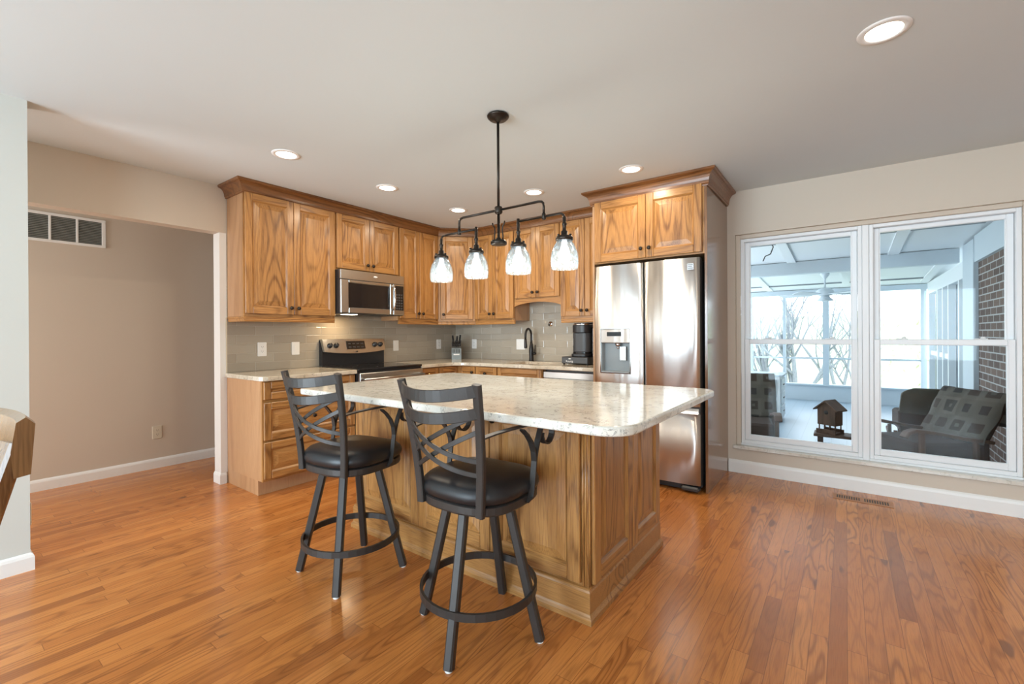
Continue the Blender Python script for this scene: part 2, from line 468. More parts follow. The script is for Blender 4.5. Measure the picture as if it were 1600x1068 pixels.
def glass(name, tint, refl, rough=.02, bump=0.0, bscale=60, mixk=None):
    m = NT(name)
    tr = m.n('BsdfTransparent', None, Color=tint); gl = m.n('BsdfGlossy', None, Color=(1, 1, 1), Roughness=rough)
    if bump:
        vz = m.n('TexVoronoi', None, Vector=m.coords(), Scale=bscale)
        m.set(gl.inputs['Normal'], m.bump(vz.outputs[0], bump, .004))
    fr = m.n('Fresnel', None, IOR=1.45)
    f = m.math('MULTIPLY_ADD', fr.outputs[0], refl, mixk or 0.0)
    mx = m.n('MixShader'); m.set(mx.inputs[0], f); m.t.links.new(tr.outputs[0], mx.inputs[1]); m.t.links.new(gl.outputs[0], mx.inputs[2])
    m.t.links.new(mx.outputs[0], m.out.inputs[0]); return m.mat
pane_m = glass('window_glass', (.95, .98, .99), .22)
def seeded_glass():
    m = NT('seeded_glass')
    vz = m.n('TexNoise', None, Vector=m.coords(), Scale=85.0, Detail=1.0)
    spots = m.ramp(vz.outputs[0], [(.50, (0, 0, 0)), (.62, (1, 1, 1))])
    tr = m.n('BsdfTransparent', None, Color=(.90, .94, .96)); gl = m.n('BsdfGlossy', None, Color=(.9, .97, 1), Roughness=.08)
    di = m.n('BsdfTranslucent', None, Color=(.34, .395, .43)); df = m.n('BsdfDiffuse', None, Color=(.34, .395, .43))
    ad = m.n('MixShader', None, i0=.5); m.t.links.new(di.outputs[0], ad.inputs[1]); m.t.links.new(df.outputs[0], ad.inputs[2])
    m.set(gl.inputs['Normal'], m.bump(vz.outputs[0], .18, .003))
    fr = m.n('LayerWeight', None, Blend=.25)
    m1 = m.n('MixShader'); m.set(m1.inputs[0], m.math('MULTIPLY_ADD', spots, .30, .08)); m.t.links.new(tr.outputs[0], m1.inputs[1]); m.t.links.new(ad.outputs[0], m1.inputs[2])
    m2 = m.n('MixShader'); m.set(m2.inputs[0], m.math('MULTIPLY', fr.outputs[1], .6)); m.t.links.new(m1.outputs[0], m2.inputs[1]); m.t.links.new(gl.outputs[0], m2.inputs[2])
    m.t.links.new(m2.outputs[0], m.out.inputs[0]); return m.mat
shade_m = seeded_glass()

# ------------------------------------------------------------------ the room shell
XR, YBK, XN, XH = 3.0, -3.3, -3.422, -5.114
def struct(name, mb, mats, parent=None, bevel=None):
    return mb.build(name, mats, parent, kind='structure', bevel=bevel)
struct('floor', MB().box(XH - .1, XR, YBK, YB + .02, -.06, 0), floor_m)
struct('ceiling', MB().box(XH - .1, XR, YBK, YB + .14, H, H + .1), ceil_m)
WX0, WX1, WZ0, WZ1 = -.775, .962, .236, 2.062
w = MB()
w.box(XA, WX0, YB, YB + .15, 0, H); w.box(WX1, XR, YB, YB + .15, 0, H)
w.box(WX0, WX1, YB, YB + .15, 0, .206); w.box(WX0, WX1, YB, YB + .15, WZ1, H)
struct('wall_right', w, wall_m)
w = MB()
JY = 1.560
w.box(XA - .115, XA, JY, YB + .15, 0, H); w.box(XA - .115, XA, -1.6, JY, 2.057, H)
struct('wall_left', w, wall_m)
struct('wall_hall', MB().box(XH - .1, XH, -1.7, 3.2, 0, H), wall_m)
struct('wall_hall_end', MB().box(XH, XA - .115, 3.1, 3.2, 0, H), wall_m)
struct('wall_hall_start', MB().box(XH, -5.02, -1.7, -1.6, 0, H).box(-4.08, XN - .12, -1.7, -1.6, 0, H).box(-5.02, -4.08, -1.7, -1.6, 2.22, H), wall_m)
struct('wall_entry', MB().box(XN - .12, XN, YBK, .40, 0, H), paint('pale_wall_paint', (.61, .635, .60)))
w = MB()                                                            # wall behind the camera with its two glazed openings
for x0, x1, z0, z1 in ((XN, -3.40, 0, H), (-3.40, -1.18, 2.15, H), (-1.18, .35, 0, H), (.35, 2.05, 0, .6), (.35, 2.05, 2.1, H), (2.05, XR, 0, H)):
    w.box(x0, x1, YBK - .12, YBK, z0, z1)
struct('wall_back', w, wall_m)
struct('wall_side', MB().box(XR, XR + .1, YBK - .12, YB + .15, 0, H), wall_m)
# patio door and window behind the camera (seen only in the reflections of the steel)
d = MB()
for x0, x1 in ((-3.40, -2.29), (-2.29, -1.18)):
    d.box(x0, x0 + .07, YBK - .08, YBK - .03, 0.0, 2.15); d.box(x1 - .07, x1, YBK - .08, YBK - .03, 0.0, 2.15)
    d.box(x0 + .07, x1 - .07, YBK - .08, YBK - .03, 0, .09); d.box(x0 + .07, x1 - .07, YBK - .08, YBK - .03, 2.07, 2.15)
struct('door_1', d, trim_m)
d = MB()
for x0, x1 in ((.35, 1.2), (1.2, 2.05)):
    d.box(x0, x0 + .06, YBK - .08, YBK - .03, .6, 2.1); d.box(x1 - .06, x1, YBK - .08, YBK - .03, .6, 2.1)
    d.box(x0 + .06, x1 - .06, YBK - .08, YBK - .03, .6, .66); d.box(x0 + .06, x1 - .06, YBK - .08, YBK - .03, 2.04, 2.1)
struct('window_3', d, trim_m)

# baseboards: an ogee-topped board
BBP = [(0, 0), (.014, 0), (.014, .068), (.010, .080), (.004, .088), (0, .090)]
def baseboard(name, path, h=1.0):
    return struct(name, MB().plan_sweep(path, [(o, z * h) for o, z in BBP]), trim_m)
# outward = right of travel
baseboard('baseboard_right', [(-.834, YB - .0005), (XR, YB - .0005)], 1.22)
baseboard('baseboard_hall', [(XH + .0005, -1.6), (XH + .0005, 3.1)])
baseboard('baseboard_jamb', [(XA - .116, JY - .0005), (XA + .0005, JY - .0005), (XA + .0005, JY + .036)], 1.0)
baseboard('baseboard_entry', [(XN + .0005, YBK), (XN + .0005, .4005), (XN - .12, .4005)], 1.0)
struct('trim_1', MB().box(XA - .1155, XA - .0005, JY - .004, JY - .0005, .09, 2.056).box(XA + .0005, XA + .004, JY - .004, JY + .046, .09, 2.056), trim_m)   # white corner trim at the opening

# tiled backsplash
s = MB(); s.box(XA + .0005, XA + .009, 1.606, YB - .001, .906, 1.62)
struct('trim_2', s, tile_y)
s = MB(); s.box(XA + .0095, -1.79, YB - .009, YB - .0005, .906, 1.62)
struct('trim_3', s, tile_x)
struct('trim_4', MB().box(XA + .0005, XA + .011, 1.597, 1.6055, .906, 1.36), plate_almond)

# ------------------------------------------------------------------ the pair of windows
tr = MB()                                                           # beige stop moulding round the opening
for x0, x1, z0, z1 in ((WX0, WX0 + .035, .236, WZ1), (WX1 - .03, WX1, .236, WZ1), (WX0 + .035, WX1 - .03, WZ1 - .035, WZ1)):
    tr.box(x0, x1, YB + .025, YB + .055, z0, z1, c=.004)
struct('trim_5', tr, wall_m)
struct('trim_6', MB().box(WX0 - .024, WX1 + .02, YB - .022, YB + .145, .2065, .2355, c=.005), marble)   # sill slab
def dh_window(name, x0, x1, z0, z1):
    root = bpy.data.objects.new(name, None); COL.objects.link(root); root['kind'] = 'structure'
    f = MB(); y0, y1 = YB + .040, YB + .125; t = .026
    f.box(x0, x0 + t, y0, y1, z0, z1, c=.003); f.box(x1 - t, x1, y0, y1, z0, z1, c=.003)
    f.box(x0 + t, x1 - t, y0, y1, z1 - t, z1, c=.003); f.box(x0 + t, x1 - t, y0, y1, z0, z0 + .03, c=.003)
    f.box(x0 - .001 + t, x0 + t + .004, y0 + .036, y0 + .042, z0 + .03, z1 - t)
    struct('frame', f, vinyl_m, root)
    zm = 1.135
    def sash(nm, za, zb, ya, yb, rail_t, rail_b, sw=.036):
        m_ = MB(); a, b = x0 + t + .0015, x1 - t - .0015
        m_.box(a, a + sw, ya, yb, za, zb, c=.004); m_.box(b - sw, b, ya, yb, za, zb, c=.004)
        m_.box(a + sw, b - sw, ya, yb, zb - rail_t, zb, c=.004); m_.box(a + sw, b - sw, ya, yb, za, za + rail_b, c=.004)
        g = .006
        for q in ((a + sw, a + sw + g, za + rail_b, zb - rail_t), (b - sw - g, b - sw, za + rail_b, zb - rail_t)):
            m_.box(q[0], q[1], ya + .008, yb - .008, q[2], q[3])
        o = struct(nm, m_, vinyl_m, root)
        struct('pane', MB().box(a + sw + .0005, b - sw - .0005, (ya + yb) / 2 - .002, (ya + yb) / 2 + .002, za + rail_b + .0005, zb - rail_t - .0005), pane_m, o)
        return o
    sash('upper_sash', zm - .02, z1 - t - .001, y0 + .044, y0 + .074, .034, .04)
    lo = sash('lower_sash', z0 + .031, zm + .022, y0 + .008, y0 + .038, .042, .046)
    for k in (.24, .76):
        cx = x0 + (x1 - x0) * k
        lk = MB().box(cx - .035, cx + .035, y0 + .012, y0 + .034, zm + .0225, zm + .029, c=.003).lathe([(.012, 0), (.013, .006), (.008, .012)], (cx + .012, y0 + .023, zm + .029), 'z', 12)
        struct('sash_lock', lk, vinyl_m, lo)
    return root
dh_window('window_1', -.738, .100, .252, 2.026)
dh_window('window_2', .142, .931, .252, 2.026)
struct('trim_7', MB().box(.1005, .1415, YB + .030, YB + .128, .2365, 2.0265, c=.003).box(-.739, .932, YB + .034, YB + .125, .2365, .2515), vinyl_m)

# ------------------------------------------------------------------ cabinet pieces (local frame: front faces -y, x to the right)
def knob(parent, x, z, yf):
    k = MB().lathe([(.006, 0), (.006, -.010), (.0075, -.013), (.0145, -.016), (.0165, -.021), (.0150, -.027), (.008, -.031), (.002, -.0315)], (x, yf, z), 'y', 16)
    return k.build('knob', bronze, parent)
def panel_front(name, parent, x0, x1, z0, z1, yb, st=.056, level=False, thick=.019):
    """raised-panel front; back face at yb"""
    yf = yb - thick; m = MB(); c = .0035
    a, b, d, e = x0 + st, x1 - st, z0 + st, z1 - st
    if not level:
        m.box(x0, a, yf, yb, z0, z1, 0, c); m.box(b, x1, yf, yb, z0, z1, 0, c)
        m.box(a, b, yf, yb, z0, d, 1, c); m.box(a, b, yf, yb, e, z1, 1, c)
    else:
        m.box(x0, a, yf, yb, z0, z1, 0, c); m.box(b, x1, yf, yb, z0, z1, 0, c)
        m.box(a, b, yf, yb, z0, d, 1, c); m.box(a, b, yf, yb, e, z1, 1, c)
    lim = .42 * min(b - a, e - d)
    R = min(.040, lim)
    seq = [(-.001, yf + .0008), (.004, yf + .005), (.010, yf + .0115), (.0125, yf + .0115), (.0125 + R * .9, yf + .0035), (.0125 + R * .9 + .002, yf + .0028)]
    seq = [(min(i, lim), y) for i, y in seq]
    pv = RND.random()
    rings = [[(a + i, y, d + i), (b - i, y, d + i), (b - i, y, e - i), (a + i, y, e - i)] for i, y in seq]
    pm = 1 if level else 0
    for k in range(len(rings) - 1):
        for j in range(4):
            l = (j + 1) % 4
            mt = (1 if j in (0, 2) else 0) if k < 3 else pm
            m.add([rings[k][j], rings[k][l], rings[k + 1][l], rings[k + 1][j]], [(0, 1, 2, 3)], mt, False, pv)
    m.add(rings[-1], [(0, 1, 2, 3)], pm, False, pv)
    return m.build(name, OAKS, parent), yf
def slab_front(name, parent, x0, x1, z0, z1, yb):
    m = MB().box(x0, x1, yb - .019, yb, z0, z1, 1, .005)
    return m.build(name, OAKS, parent), yb - .019

def carcass(parent, w_, dep, z0, z1, end=None, fw=.038, name='cabinet_box', mid=None, toe=False):
    """box with a face frame; left end in veneer when end is given"""
    m = MB(); y = -dep
    zt = z0 + (.114 if toe else 0)
    m.box(0, w_, y + .019, -.001, zt, z1, 3)
    m.box(0, fw, y, y + .0188, zt, z1, 0); m.box(w_ - fw, w_, y, y + .0188, zt, z1, 0)
    m.box(fw, w_ - fw, y, y + .0188, zt, zt + fw, 1); m.box(fw, w_ - fw, y, y + .0188, z1 - fw, z1, 1)
    for q in (mid or []): m.box(fw, w_ - fw, y, y + .0188, q - .012, q + .012, 1)
    return m.build(name, OAKS + [veneer], parent)
def light_rail(parent, pts, z0, z1):
    prof = [(-.020, z1), (-.001, z1), (.003, z1 - .004), (.003, z1 - .012), (-.002, z1 - .016), (-.002, z0 + .010), (-.006, z0), (-.020, z0)]
    return MB().plan_sweep(pts, prof, 1).build('light_rail', OAKS, parent)

UD, UZ0, UZ1 = .305, 1.366, 2.352                                  # upper cabinets: depth, underside, top of box
DZ0, DZ1 = 1.388, 2.346
def upper(name, label, wall, p0, w_, doors, z0=UZ0, dz0=DZ0, rail=True, end_rail=None, kn=True, kz=.055):
    loc = (XA + .0095, p0, 0) if wall == 'A' else (p0, YB - .0095, 0)
    r = thing(name, label, 'cabinet', loc, PI / 2 if wall == 'A' else 0, 'oak wall cabinets')
    dep = UD - .0095
    carcass(r, w_, dep, z0, UZ1)
    for (x0, x1, kside) in doors:
        dr, yf = panel_front('door', r, x0, x1, dz0, DZ1, -dep - .001)
        kx = x1 - .030 if kside == 'r' else x0 + .030
        knob(dr, kx, dz0 + kz, yf)
    if rail:
        pts = [(0, -dep), (w_, -dep)]
        if end_rail: pts = [(0, -.002), (0, -dep), (w_, -dep)]
        light_rail(r, pts, z0 - .041, z0 - .0005)
    return r
upper('wall_cabinet', 'tall oak double-door wall cabinet beside the hall opening, exposed veneer end', 'A', 1.611, .787, [(.006, .394, 'r'), (.397, .783, 'l')], end_rail=True)
upper('wall_cabinet', 'short oak double-door wall cabinet directly above the microwave', 'A', 2.400, .743, [(.014, .370, 'r'), (.373, .730, 'l')], z0=1.8235, dz0=1.838, rail=False)
upper('wall_cabinet', 'oak double-door wall cabinet between the microwave and the corner cabinet', 'A', 3.1455, .5755, [(.004, .280, 'r'), (.283, .562, 'l')])
upper('wall_cabinet', 'oak double-door wall cabinet between the corner cabinet and the sink arch', 'B', -3.507, .570, [(.006, .270, 'r'), (.273, .566, 'l')])
cs = upper('wall_cabinet', 'short oak double-door wall cabinet with arched valance over the sink', 'B', -2.936, .588, [(.012, .288, 'r'), (.291, .578, 'l')], z0=1.590, dz0=1.600, rail=False)
upper('wall_cabinet', 'oak double-door wall cabinet between the sink arch and the refrigerator', 'B', -2.347, .558, [(.006, .278, 'r'), (.281, .554, 'l')])
# arched valance under the sink cabinet
v = MB(); n = 20; dep = UD - .0095; top = []; bot = []
for i in range(n + 1):
    x = .001 + .586 * i / n; u = (i / n - .5) * 2
    top.append((x, 1.5895)); bot.append((x, 1.512 + .042 * (1 - u * u) ** .8 if abs(u) < 1 else 1.512))
fr = [(x, -dep - .002, z) for x, z in top] + [(x, -dep - .002, z) for x, z in bot[::-1]]
for i in range(n):
    q = [top[i], top[i + 1], bot[i + 1], bot[i]]
    for yy in (-dep - .002, -dep + .017): v.add([(x, yy, z) for x, z in q], [(0, 1, 2, 3)], 1, pid=.4)
    v.add([(bot[i][0], -dep - .002, bot[i][1]), (bot[i + 1][0], -dep - .002, bot[i + 1][1]), (bot[i + 1][0], -dep + .017, bot[i + 1][1]), (bot[i][0], -dep + .017, bot[i][1])], [(0, 1, 2, 3)], 1, pid=.4)
v.build('valance', OAKS, cs, recalc=False)

# diagonal corner wall cabinet
cc = thing('corner_wall_cabinet', 'diagonal oak corner wall cabinet with a single door, above the knife block', 'cabinet', (0, 0, 0), 0, 'oak wall cabinets')
P1, P2 = (XA + UD, 3.7225), (-3.5085, YB - UD)
m = MB(); poly = [(XA + .010, 3.7225), P1, P2, (-3.5085, YB - .010), (XA + .010, YB - .010)]
m.prism(poly, UZ0, UZ1, 3)
m.build('cabinet_box', OAKS + [veneer], cc)
Md = Matrix.Translation((P1[0], P1[1], 0)) @ Matrix.Rotation(PI / 4, 4, 'Z')
wd = (Vector(P2) - Vector(P1)).length
def diag_part(o): o.matrix_local = Md
fm = MB(); fm.box(0.003, .026, -.012, -.0006, UZ0, UZ1, 0); fm.box(wd - .026, wd - .003, -.012, -.0006, UZ0, UZ1, 0); fm.box(.026, wd - .026, -.012, -.0006, UZ0, UZ0 + .03, 1); fm.box(.026, wd - .026, -.012, -.0006, UZ1 - .03, UZ1, 1)
o = fm.build('face_frame', OAKS, cc); diag_part(o)
dr, yf = panel_front('door', cc, .030, wd - .030, DZ0, DZ1, -.0125); diag_part(dr); knob(dr, .062, DZ0 + .055, yf)
m = MB().plan_sweep([P1, P2], [(-.020, UZ0 - .0005), (-.001, UZ0 - .0005), (.003, UZ0 - .0045), (.003, UZ0 - .0125), (-.002, UZ0 - .0165), (-.002, UZ0 - .031), (-.006, UZ0 - .041), (-.020, UZ0 - .041)], 0)
m.build('light_rail', OAKS, cc)

# crown moulding round the wall cabinets: a cove crown with a stepped foot
def crown_prof(z0, z1, pr):
    h = z1 - z0
    p = [(.0015, z0), (.010, z0), (.012, z0 + .006), (.012, z0 + .012), (.017, z0 + .016)]
    for i in range(1, 7):
        t = i / 6 * PI / 2
        p.append((.017 + (pr - .024) * (1 - math.cos(t)), z0 + .016 + (h - .036) * math.sin(t)))
    p += [(pr - .005, z1 - .018), (pr, z1 - .014), (pr, z1 - .0005), (.0015, z1 - .0005)]
    return p
pth = [(XA + .003, 1.611), (XA + UD, 1.611), P1, P2, (-1.792, YB - UD)]
o = MB().plan_sweep(pth, crown_prof(UZ1 - .012, H, .066)).build('crown_moulding', crown_d)
tag(o, 'long stained oak crown moulding running along the range and sink wall cabinets', 'moulding')

# ------------------------------------------------------------------ refrigerator enclosure
FX0, FX1, FY = -1.785, -.838, 3.615
fc = thing('refrigerator_cabinet', 'deep oak enclosure with two doors above the refrigerator and a tall glossy side panel', 'cabinet', (0, YB - .001, 0))
D = YB - .001 - FY
m = MB(); m.box(FX0 + .019, FX1 - .0195, -D + .020, -.001, 1.815, UZ1, 3)
m.box(FX0 + .019, FX0 + .045, -D, -D + .0195, 1.815, UZ1, 0); m.box(FX1 - .050, FX1 - .0195, -D, -D + .0195, 1.815, UZ1, 0)
m.box(FX0 + .045, FX1 - .050, -D, -D + .0195, 1.815, 1.835, 1); m.box(FX0 + .045, FX1 - .050, -D, -D + .0195, UZ1 - .025, UZ1, 1)
m.build('cabinet_box', OAKS + [veneer], fc)
for nm, a, b in (('side_panel', FX0, FX0 + .0185), ('side_panel', FX1 - .019, FX1)):
    MB().box(a, b, -D - .001, -.001, 0.0005, UZ1, 0, .001).build(nm, panel_gloss if a > -1 else veneer, fc)
for x0, x1, ks in ((-1.759, -1.3065, 'r'), (-1.3035, -.871, 'l')):
    dr, yf = panel_front('door', fc, x0, x1, 1.826, 2.344, -D - .001, .062)
    knob(dr, x1 - .032 if ks == 'r' else x0 + .032, 1.826 + .075, yf)
o = MB().plan_sweep([(FX0, YB - UD - .075), (FX0, FY - .0015), (FX1, FY - .0015), (FX1, YB - .002)], crown_prof(UZ1 - .030, H, .072)).build('crown_moulding', crown_h)
tag(o, 'short stained oak crown moulding wrapping the top of the refrigerator enclosure', 'moulding')

# ------------------------------------------------------------------ base cabinets
CT0, CT1 = .870, .905
BD = .610
def base(name, label, wall, p0, w_, end=False):
    loc = (XA + .001, p0, 0) if wall == 'A' else (p0, YB - .001, 0)
    return thing(name, label, 'cabinet', loc, PI / 2 if wall == 'A' else 0, 'oak base cabinets')
def base_box(r, w_, rails=(), dep=BD - .001):
    m = MB(); y = -dep
    m.box(0, w_, y + .019, -.001, .114, CT0 - .001, 3); m.box(0.001, w_ - .001, y + .075, -.001, 0.0005, .1138, 3)
    m.box(0, .038, y, y + .0188, .114, CT0 - .001, 0); m.box(w_ - .038, w_, y, y + .0188, .114, CT0 - .001, 0)
    for q0, q1 in [(.114, .140), (CT0 - .024, CT0 - .001)] + list(rails): m.box(.038, w_ - .038, y, y + .0188, q0, q1, 1)
    m.build('cabinet_box', OAKS + [veneer], r)
def cup_pull(parent, x, z, yf, mat):
    k = MB().tube([(x - .045, yf, z), (x - .045, yf - .024, z), (x - .03, yf - .028, z), (x + .03, yf - .028, z), (x + .045, yf - .024, z), (x + .045, yf, z)], .0045, 8)
    return k.build('handle', mat, parent)
b1 = base('base_cabinet', 'oak base cabinet with three drawers and a plain veneer end beside the hall opening', 'A', 1.606, .788)
base_box(b1, .788, [(.700, .726), (.40, .425)])
for z0, z1 in ((.729, .862), (.424, .706), (.134, .408)):
    dw, yf = panel_front('drawer', b1, .006, .782, z0, z1, -(BD - .001) - .001, .052, level=True)
    knob(dw, .394, (z0 + z1) / 2, yf)
b2 = base('base_cabinet', 'narrow oak base cabinet just past the range, brass pull on its drawer', 'A', 3.1545, .262)
base_box(b2, .262, [(.700, .726)])
dw, yf = panel_front('drawer', b2, .006, .256, .729, .862, -(BD - .001) - .001, .045, level=True); cup_pull(dw, .131, .805, yf, brass)
dr, yf = panel_front('door', b2, .006, .256, .134, .706, -(BD - .001) - .001); knob(dr, .226, .66, yf)
# corner base with a pair of inward-meeting doors
b3 = thing('corner_base_cabinet', 'oak inside-corner base cabinet with two hinged doors meeting under the knife block', 'cabinet', (0, 0, 0), 0, 'oak base cabinets')
m = MB(); fA, fB = XA + BD, YB - BD
poly = [(XA + .010, 3.4175), (fA, 3.4175), (fA, fB), (-3.236, fB), (-3.236, YB - .010), (XA + .010, YB - .010)]
m.prism(poly, .114, CT0 - .001, 3)
m.prism([(XA + .010, 3.4185), (fA - .075, 3.4185), (fA - .075, fB + .075), (-3.237, fB + .075), (-3.237, YB - .010), (XA + .010, YB - .010)], .0005, .1138, 3)
m.build('cabinet_box', OAKS + [veneer], b3)
dr, yf = panel_front('door', b3, .004, fB - 3.4175 - .003, .134, .862, -.001); dr.matrix_local = Matrix.Translation((fA, 3.4175, 0)) @ Matrix.Rotation(PI / 2, 4, 'Z')
dr2, yf = panel_front('door', b3, .022, -3.236 - fA - .004, .134, .862, -.001); dr2.matrix_local = Matrix.Translation((fA, fB, 0)); knob(dr2, .24, .80, yf)
b4 = base('base_cabinet', 'oak base cabinet with one drawer between the corner doors and the sink base', 'B', -3.2345, .300)
base_box(b4, .300, [(.700, .726)])
dw, yf = panel_front('drawer', b4, .006, .294, .729, .862, -(BD - .001) - .001, .048, level=True); knob(dw, .15, .795, yf)
dr, yf = panel_front('door', b4, .006, .294, .134, .706, -(BD - .001) - .001); knob(dr, .262, .66, yf)
b5 = base('sink_base_cabinet', 'oak sink base cabinet with a wide false drawer front under the faucet', 'B', -2.9335, .556)
base_box(b5, .556, [(.700, .726)])
dw, yf = panel_front('false_front', b5, .006, .550, .729, .862, -(BD - .001) - .001, .050, level=True)
for x0, x1, ks in ((.006, .2765, 'r'), (.2795, .550, 'l')):
    dr, yf = panel_front('door', b5, x0, x1, .134, .706, -(BD - .001) - .001); knob(dr, x1 - .03 if ks == 'r' else x0 + .03, .66, yf)
dwash = thing('dishwasher', 'stainless dishwasher with bar handle between sink base and refrigerator', 'dishwasher', (-2.376, YB - .001, 0))
m = MB(); m.box(.001, .583, -.56, -.002, .1, CT0 - .002); m.box(.02, .565, -.53, -.05, .0005, .0998); m.build('tub_housing', black_plastic, dwash)
MB().box(.003, .581, -.606, -.5605, .115, .785, c=.004).build('door', steel, dwash)
MB().box(.003, .581, -.606, -.5605, .787, .848, c=.004).build('control_panel', steel, dwash)
MB().tube([(.04, -.606, .765), (.04, -.642, .765), (.544, -.642, .765), (.544, -.606, .765)], .009, 10).build('handle', plate_white, dwash, label='pale bar handle')

# ------------------------------------------------------------------ countertops
def slab_with_holes(name, outer, holes, z0, z1, mat, label, bevel=.006):
    bm = bmesh.new()
    for lp in [outer] + holes:
        vs = [bm.verts.new((x, y, z1)) for x, y in lp]
        for i in range(len(vs)): bm.edges.new((vs[i], vs[(i + 1) % len(vs)]))
    bmesh.ops.triangle_fill(bm, edges=bm.edges[:], use_beauty=True, use_dissolve=False)
    r = bmesh.ops.extrude_face_region(bm, geom=bm.faces[:])
    bmesh.ops.translate(bm, verts=[g for g in r['geom'] if isinstance(g, bmesh.types.BMVert)], vec=(0, 0, z0 - z1))
    bmesh.ops.dissolve_limit(bm, angle_limit=.01, verts=bm.verts[:], edges=bm.edges[:])
    bmesh.ops.recalc_face_normals(bm, faces=bm.faces[:])
    me = bpy.data.meshes.new(name); bm.to_mesh(me); bm.free(); me.materials.append(mat)
    o = bpy.data.objects.new(name, me); COL.objects.link(o)
    if bevel:
        md = o.modifiers.new('edge', 'BEVEL'); md.width = bevel; md.segments = 3; md.limit_method = 'ANGLE'; md.angle_limit = math.radians(50)
    return tag(o, label, 'countertop')
CF = XA + .650
slab_with_holes('countertop', [(XA + .0095, 1.5855), (CF - .045, 1.5855), (CF - .013, 1.599), (CF, 1.631), (CF, 2.398), (XA + .0095, 2.398)], [], CT0, CT1, quartz_k,
                'short cream stone countertop over the three-drawer cabinet beside the hall opening')
yF = YB - .650
SKX0, SKX1, SKY0, SKY1 = -2.90, -2.42, YB - .53, YB - .14
cv = []
for i in range(9):                                                  # eased inside corner
    t = PI - (PI / 2) * i / 8 + 0
    cv.append((CF + .16 + .16 * math.cos(t), yF - .16 + .16 * math.sin(t)))
outer = [(XA + .0095, 3.1505), (CF, 3.1505)] + cv + [(-1.790, yF), (-1.790, YB - .0095), (XA + .0095, YB - .0095)]
hole = rrect(SKX0, SKX1, SKY0, SKY1, .03, 3)
slab_with_holes('countertop', outer, [hole], CT0, CT1, quartz_k, 'cream stone corner countertop from the range round past the sink to the refrigerator')

# undermount sink and faucet
sk = thing('sink', 'stainless undermount sink let into the corner countertop below the faucet', 'sink', ((SKX0 + SKX1) / 2, (SKY0 + SKY1) / 2, 0))
hx, hy = (SKX1 - SKX0) / 2, (SKY1 - SKY0) / 2
def bowl(x0, x1):
    rs = []
    for ins, z in ((-.012, CT0 - .0015), (.004, CT0 - .0015), (.006, CT0 - .01), (.014, .72), (.05, .70)):
        rs.append([(x, y, z) for x, y in rrect(x0 + ins, x1 - ins, -hy + ins, hy - ins, .035, 4)])
    return MB().rings(rs, 0, True, cap0=False, cap1=True)
bowl(-hx, -.008).build('basin', steel, sk, recalc=False); bowl(.008, hx).build('basin', steel, sk, recalc=False)
for x in (-hx / 2, hx / 2): MB().lathe([(.035, 0), (.035, .004), (.02, .005), (.0, .003)], (x, 0, .7), 'z', 16).build('drain', chrome, sk)
fa = thing('faucet', 'matte black pull-down gooseneck faucet standing behind the sink', 'faucet', (-2.865, YB - .085, CT1))
MB().lathe([(.030, .0005), (.030, .006), (.026, .012), (.024, .05), (.028, .11), (.026, .145), (.018, .19), (.013, .22)], (0, 0, 0), 'z', 18).build('body', black_metal, fa)
neck = [(0, 0, .215)] + [(0, 0, .22 + .02 * i) for i in range(4)]
for i in range(1, 13):
    t = PI * i / 12
    neck.append((.035 * (1 - math.cos(t)) * .35, -.075 * (1 - math.cos(t)), .29 + .075 * math.sin(t)))
neck += [(.025, -.152, .25)]
MB().tube(neck, .0125, 12).build('spout', black_metal, fa)
MB().tube([(.025, -.152, .2495), (.027, -.154, .21), (.029, -.155, .165), (.029, -.155, .15)], .015, 12, radii=[.0135, .016, .018, .016]).build('spray_head', black_metal, fa)
h_ = MB().tube([(.020, -.008, .085), (.055, -.022, .088), (.068, -.026, .092)], .016, 12); h_.tube([(.064, -.026, .098), (.070, -.030, .15), (.076, -.034, .185)], .007, 10)
h_.build('lever', black_metal, fa)

# ------------------------------------------------------------------ island
IX0, IX1, IY0, IY1 = -2.50, -.874, 1.714, 2.575
isl = thing('kitchen_island', 'large oak kitchen island with raised door panels behind the two bar stools', 'island', (0, 0, 0))
m = MB(); m.box(IX0, IX1, IY0, IY1, .10, CT0 - .001, 0)
m.build('island_body', OAKS, isl)
BP = [(0, .0005), (.024, .0005), (.024, .022), (.017, .032), (.013, .040), (.013, .128), (.009, .136), (.009, .142), (.0008, .146)]
o = MB().plan_sweep([(IX0, IY1), (IX0, IY0), (IX1, IY0), (IX1, IY1)], BP, 0, closed=True).build('base_moulding', [oak_h], isl)
# stool-side doors
for x0, x1, ks in ((-2.462, -1.905, 'r'), (-1.902, -1.395, 'r'), (-1.392, -.905, 'l')):
    dr, yf = panel_front('door', isl, x0, x1, .158, .858, IY0 - .0005, .062)
    knob(dr, x1 - .034 if ks == 'r' else x0 + .034, .858 - .055, yf)
# far side doors and drawers
Mb = Matrix.Translation((IX1, IY1, 0)) @ Matrix.Rotation(PI, 4, 'Z')
for i in range(3):
    x0 = .03 + i * .525; dr, yf = panel_front('door', isl, x0, x0 + .51, .158, .68, -.0005); dr.matrix_local = Mb; knob(dr, x0 + .46, .62, yf)
    dr, yf = panel_front('drawer', isl, x0, x0 + .51, .70, .858, -.0005, .05, level=True); dr.matrix_local = Mb; knob(dr, x0 + .255, .78, yf)
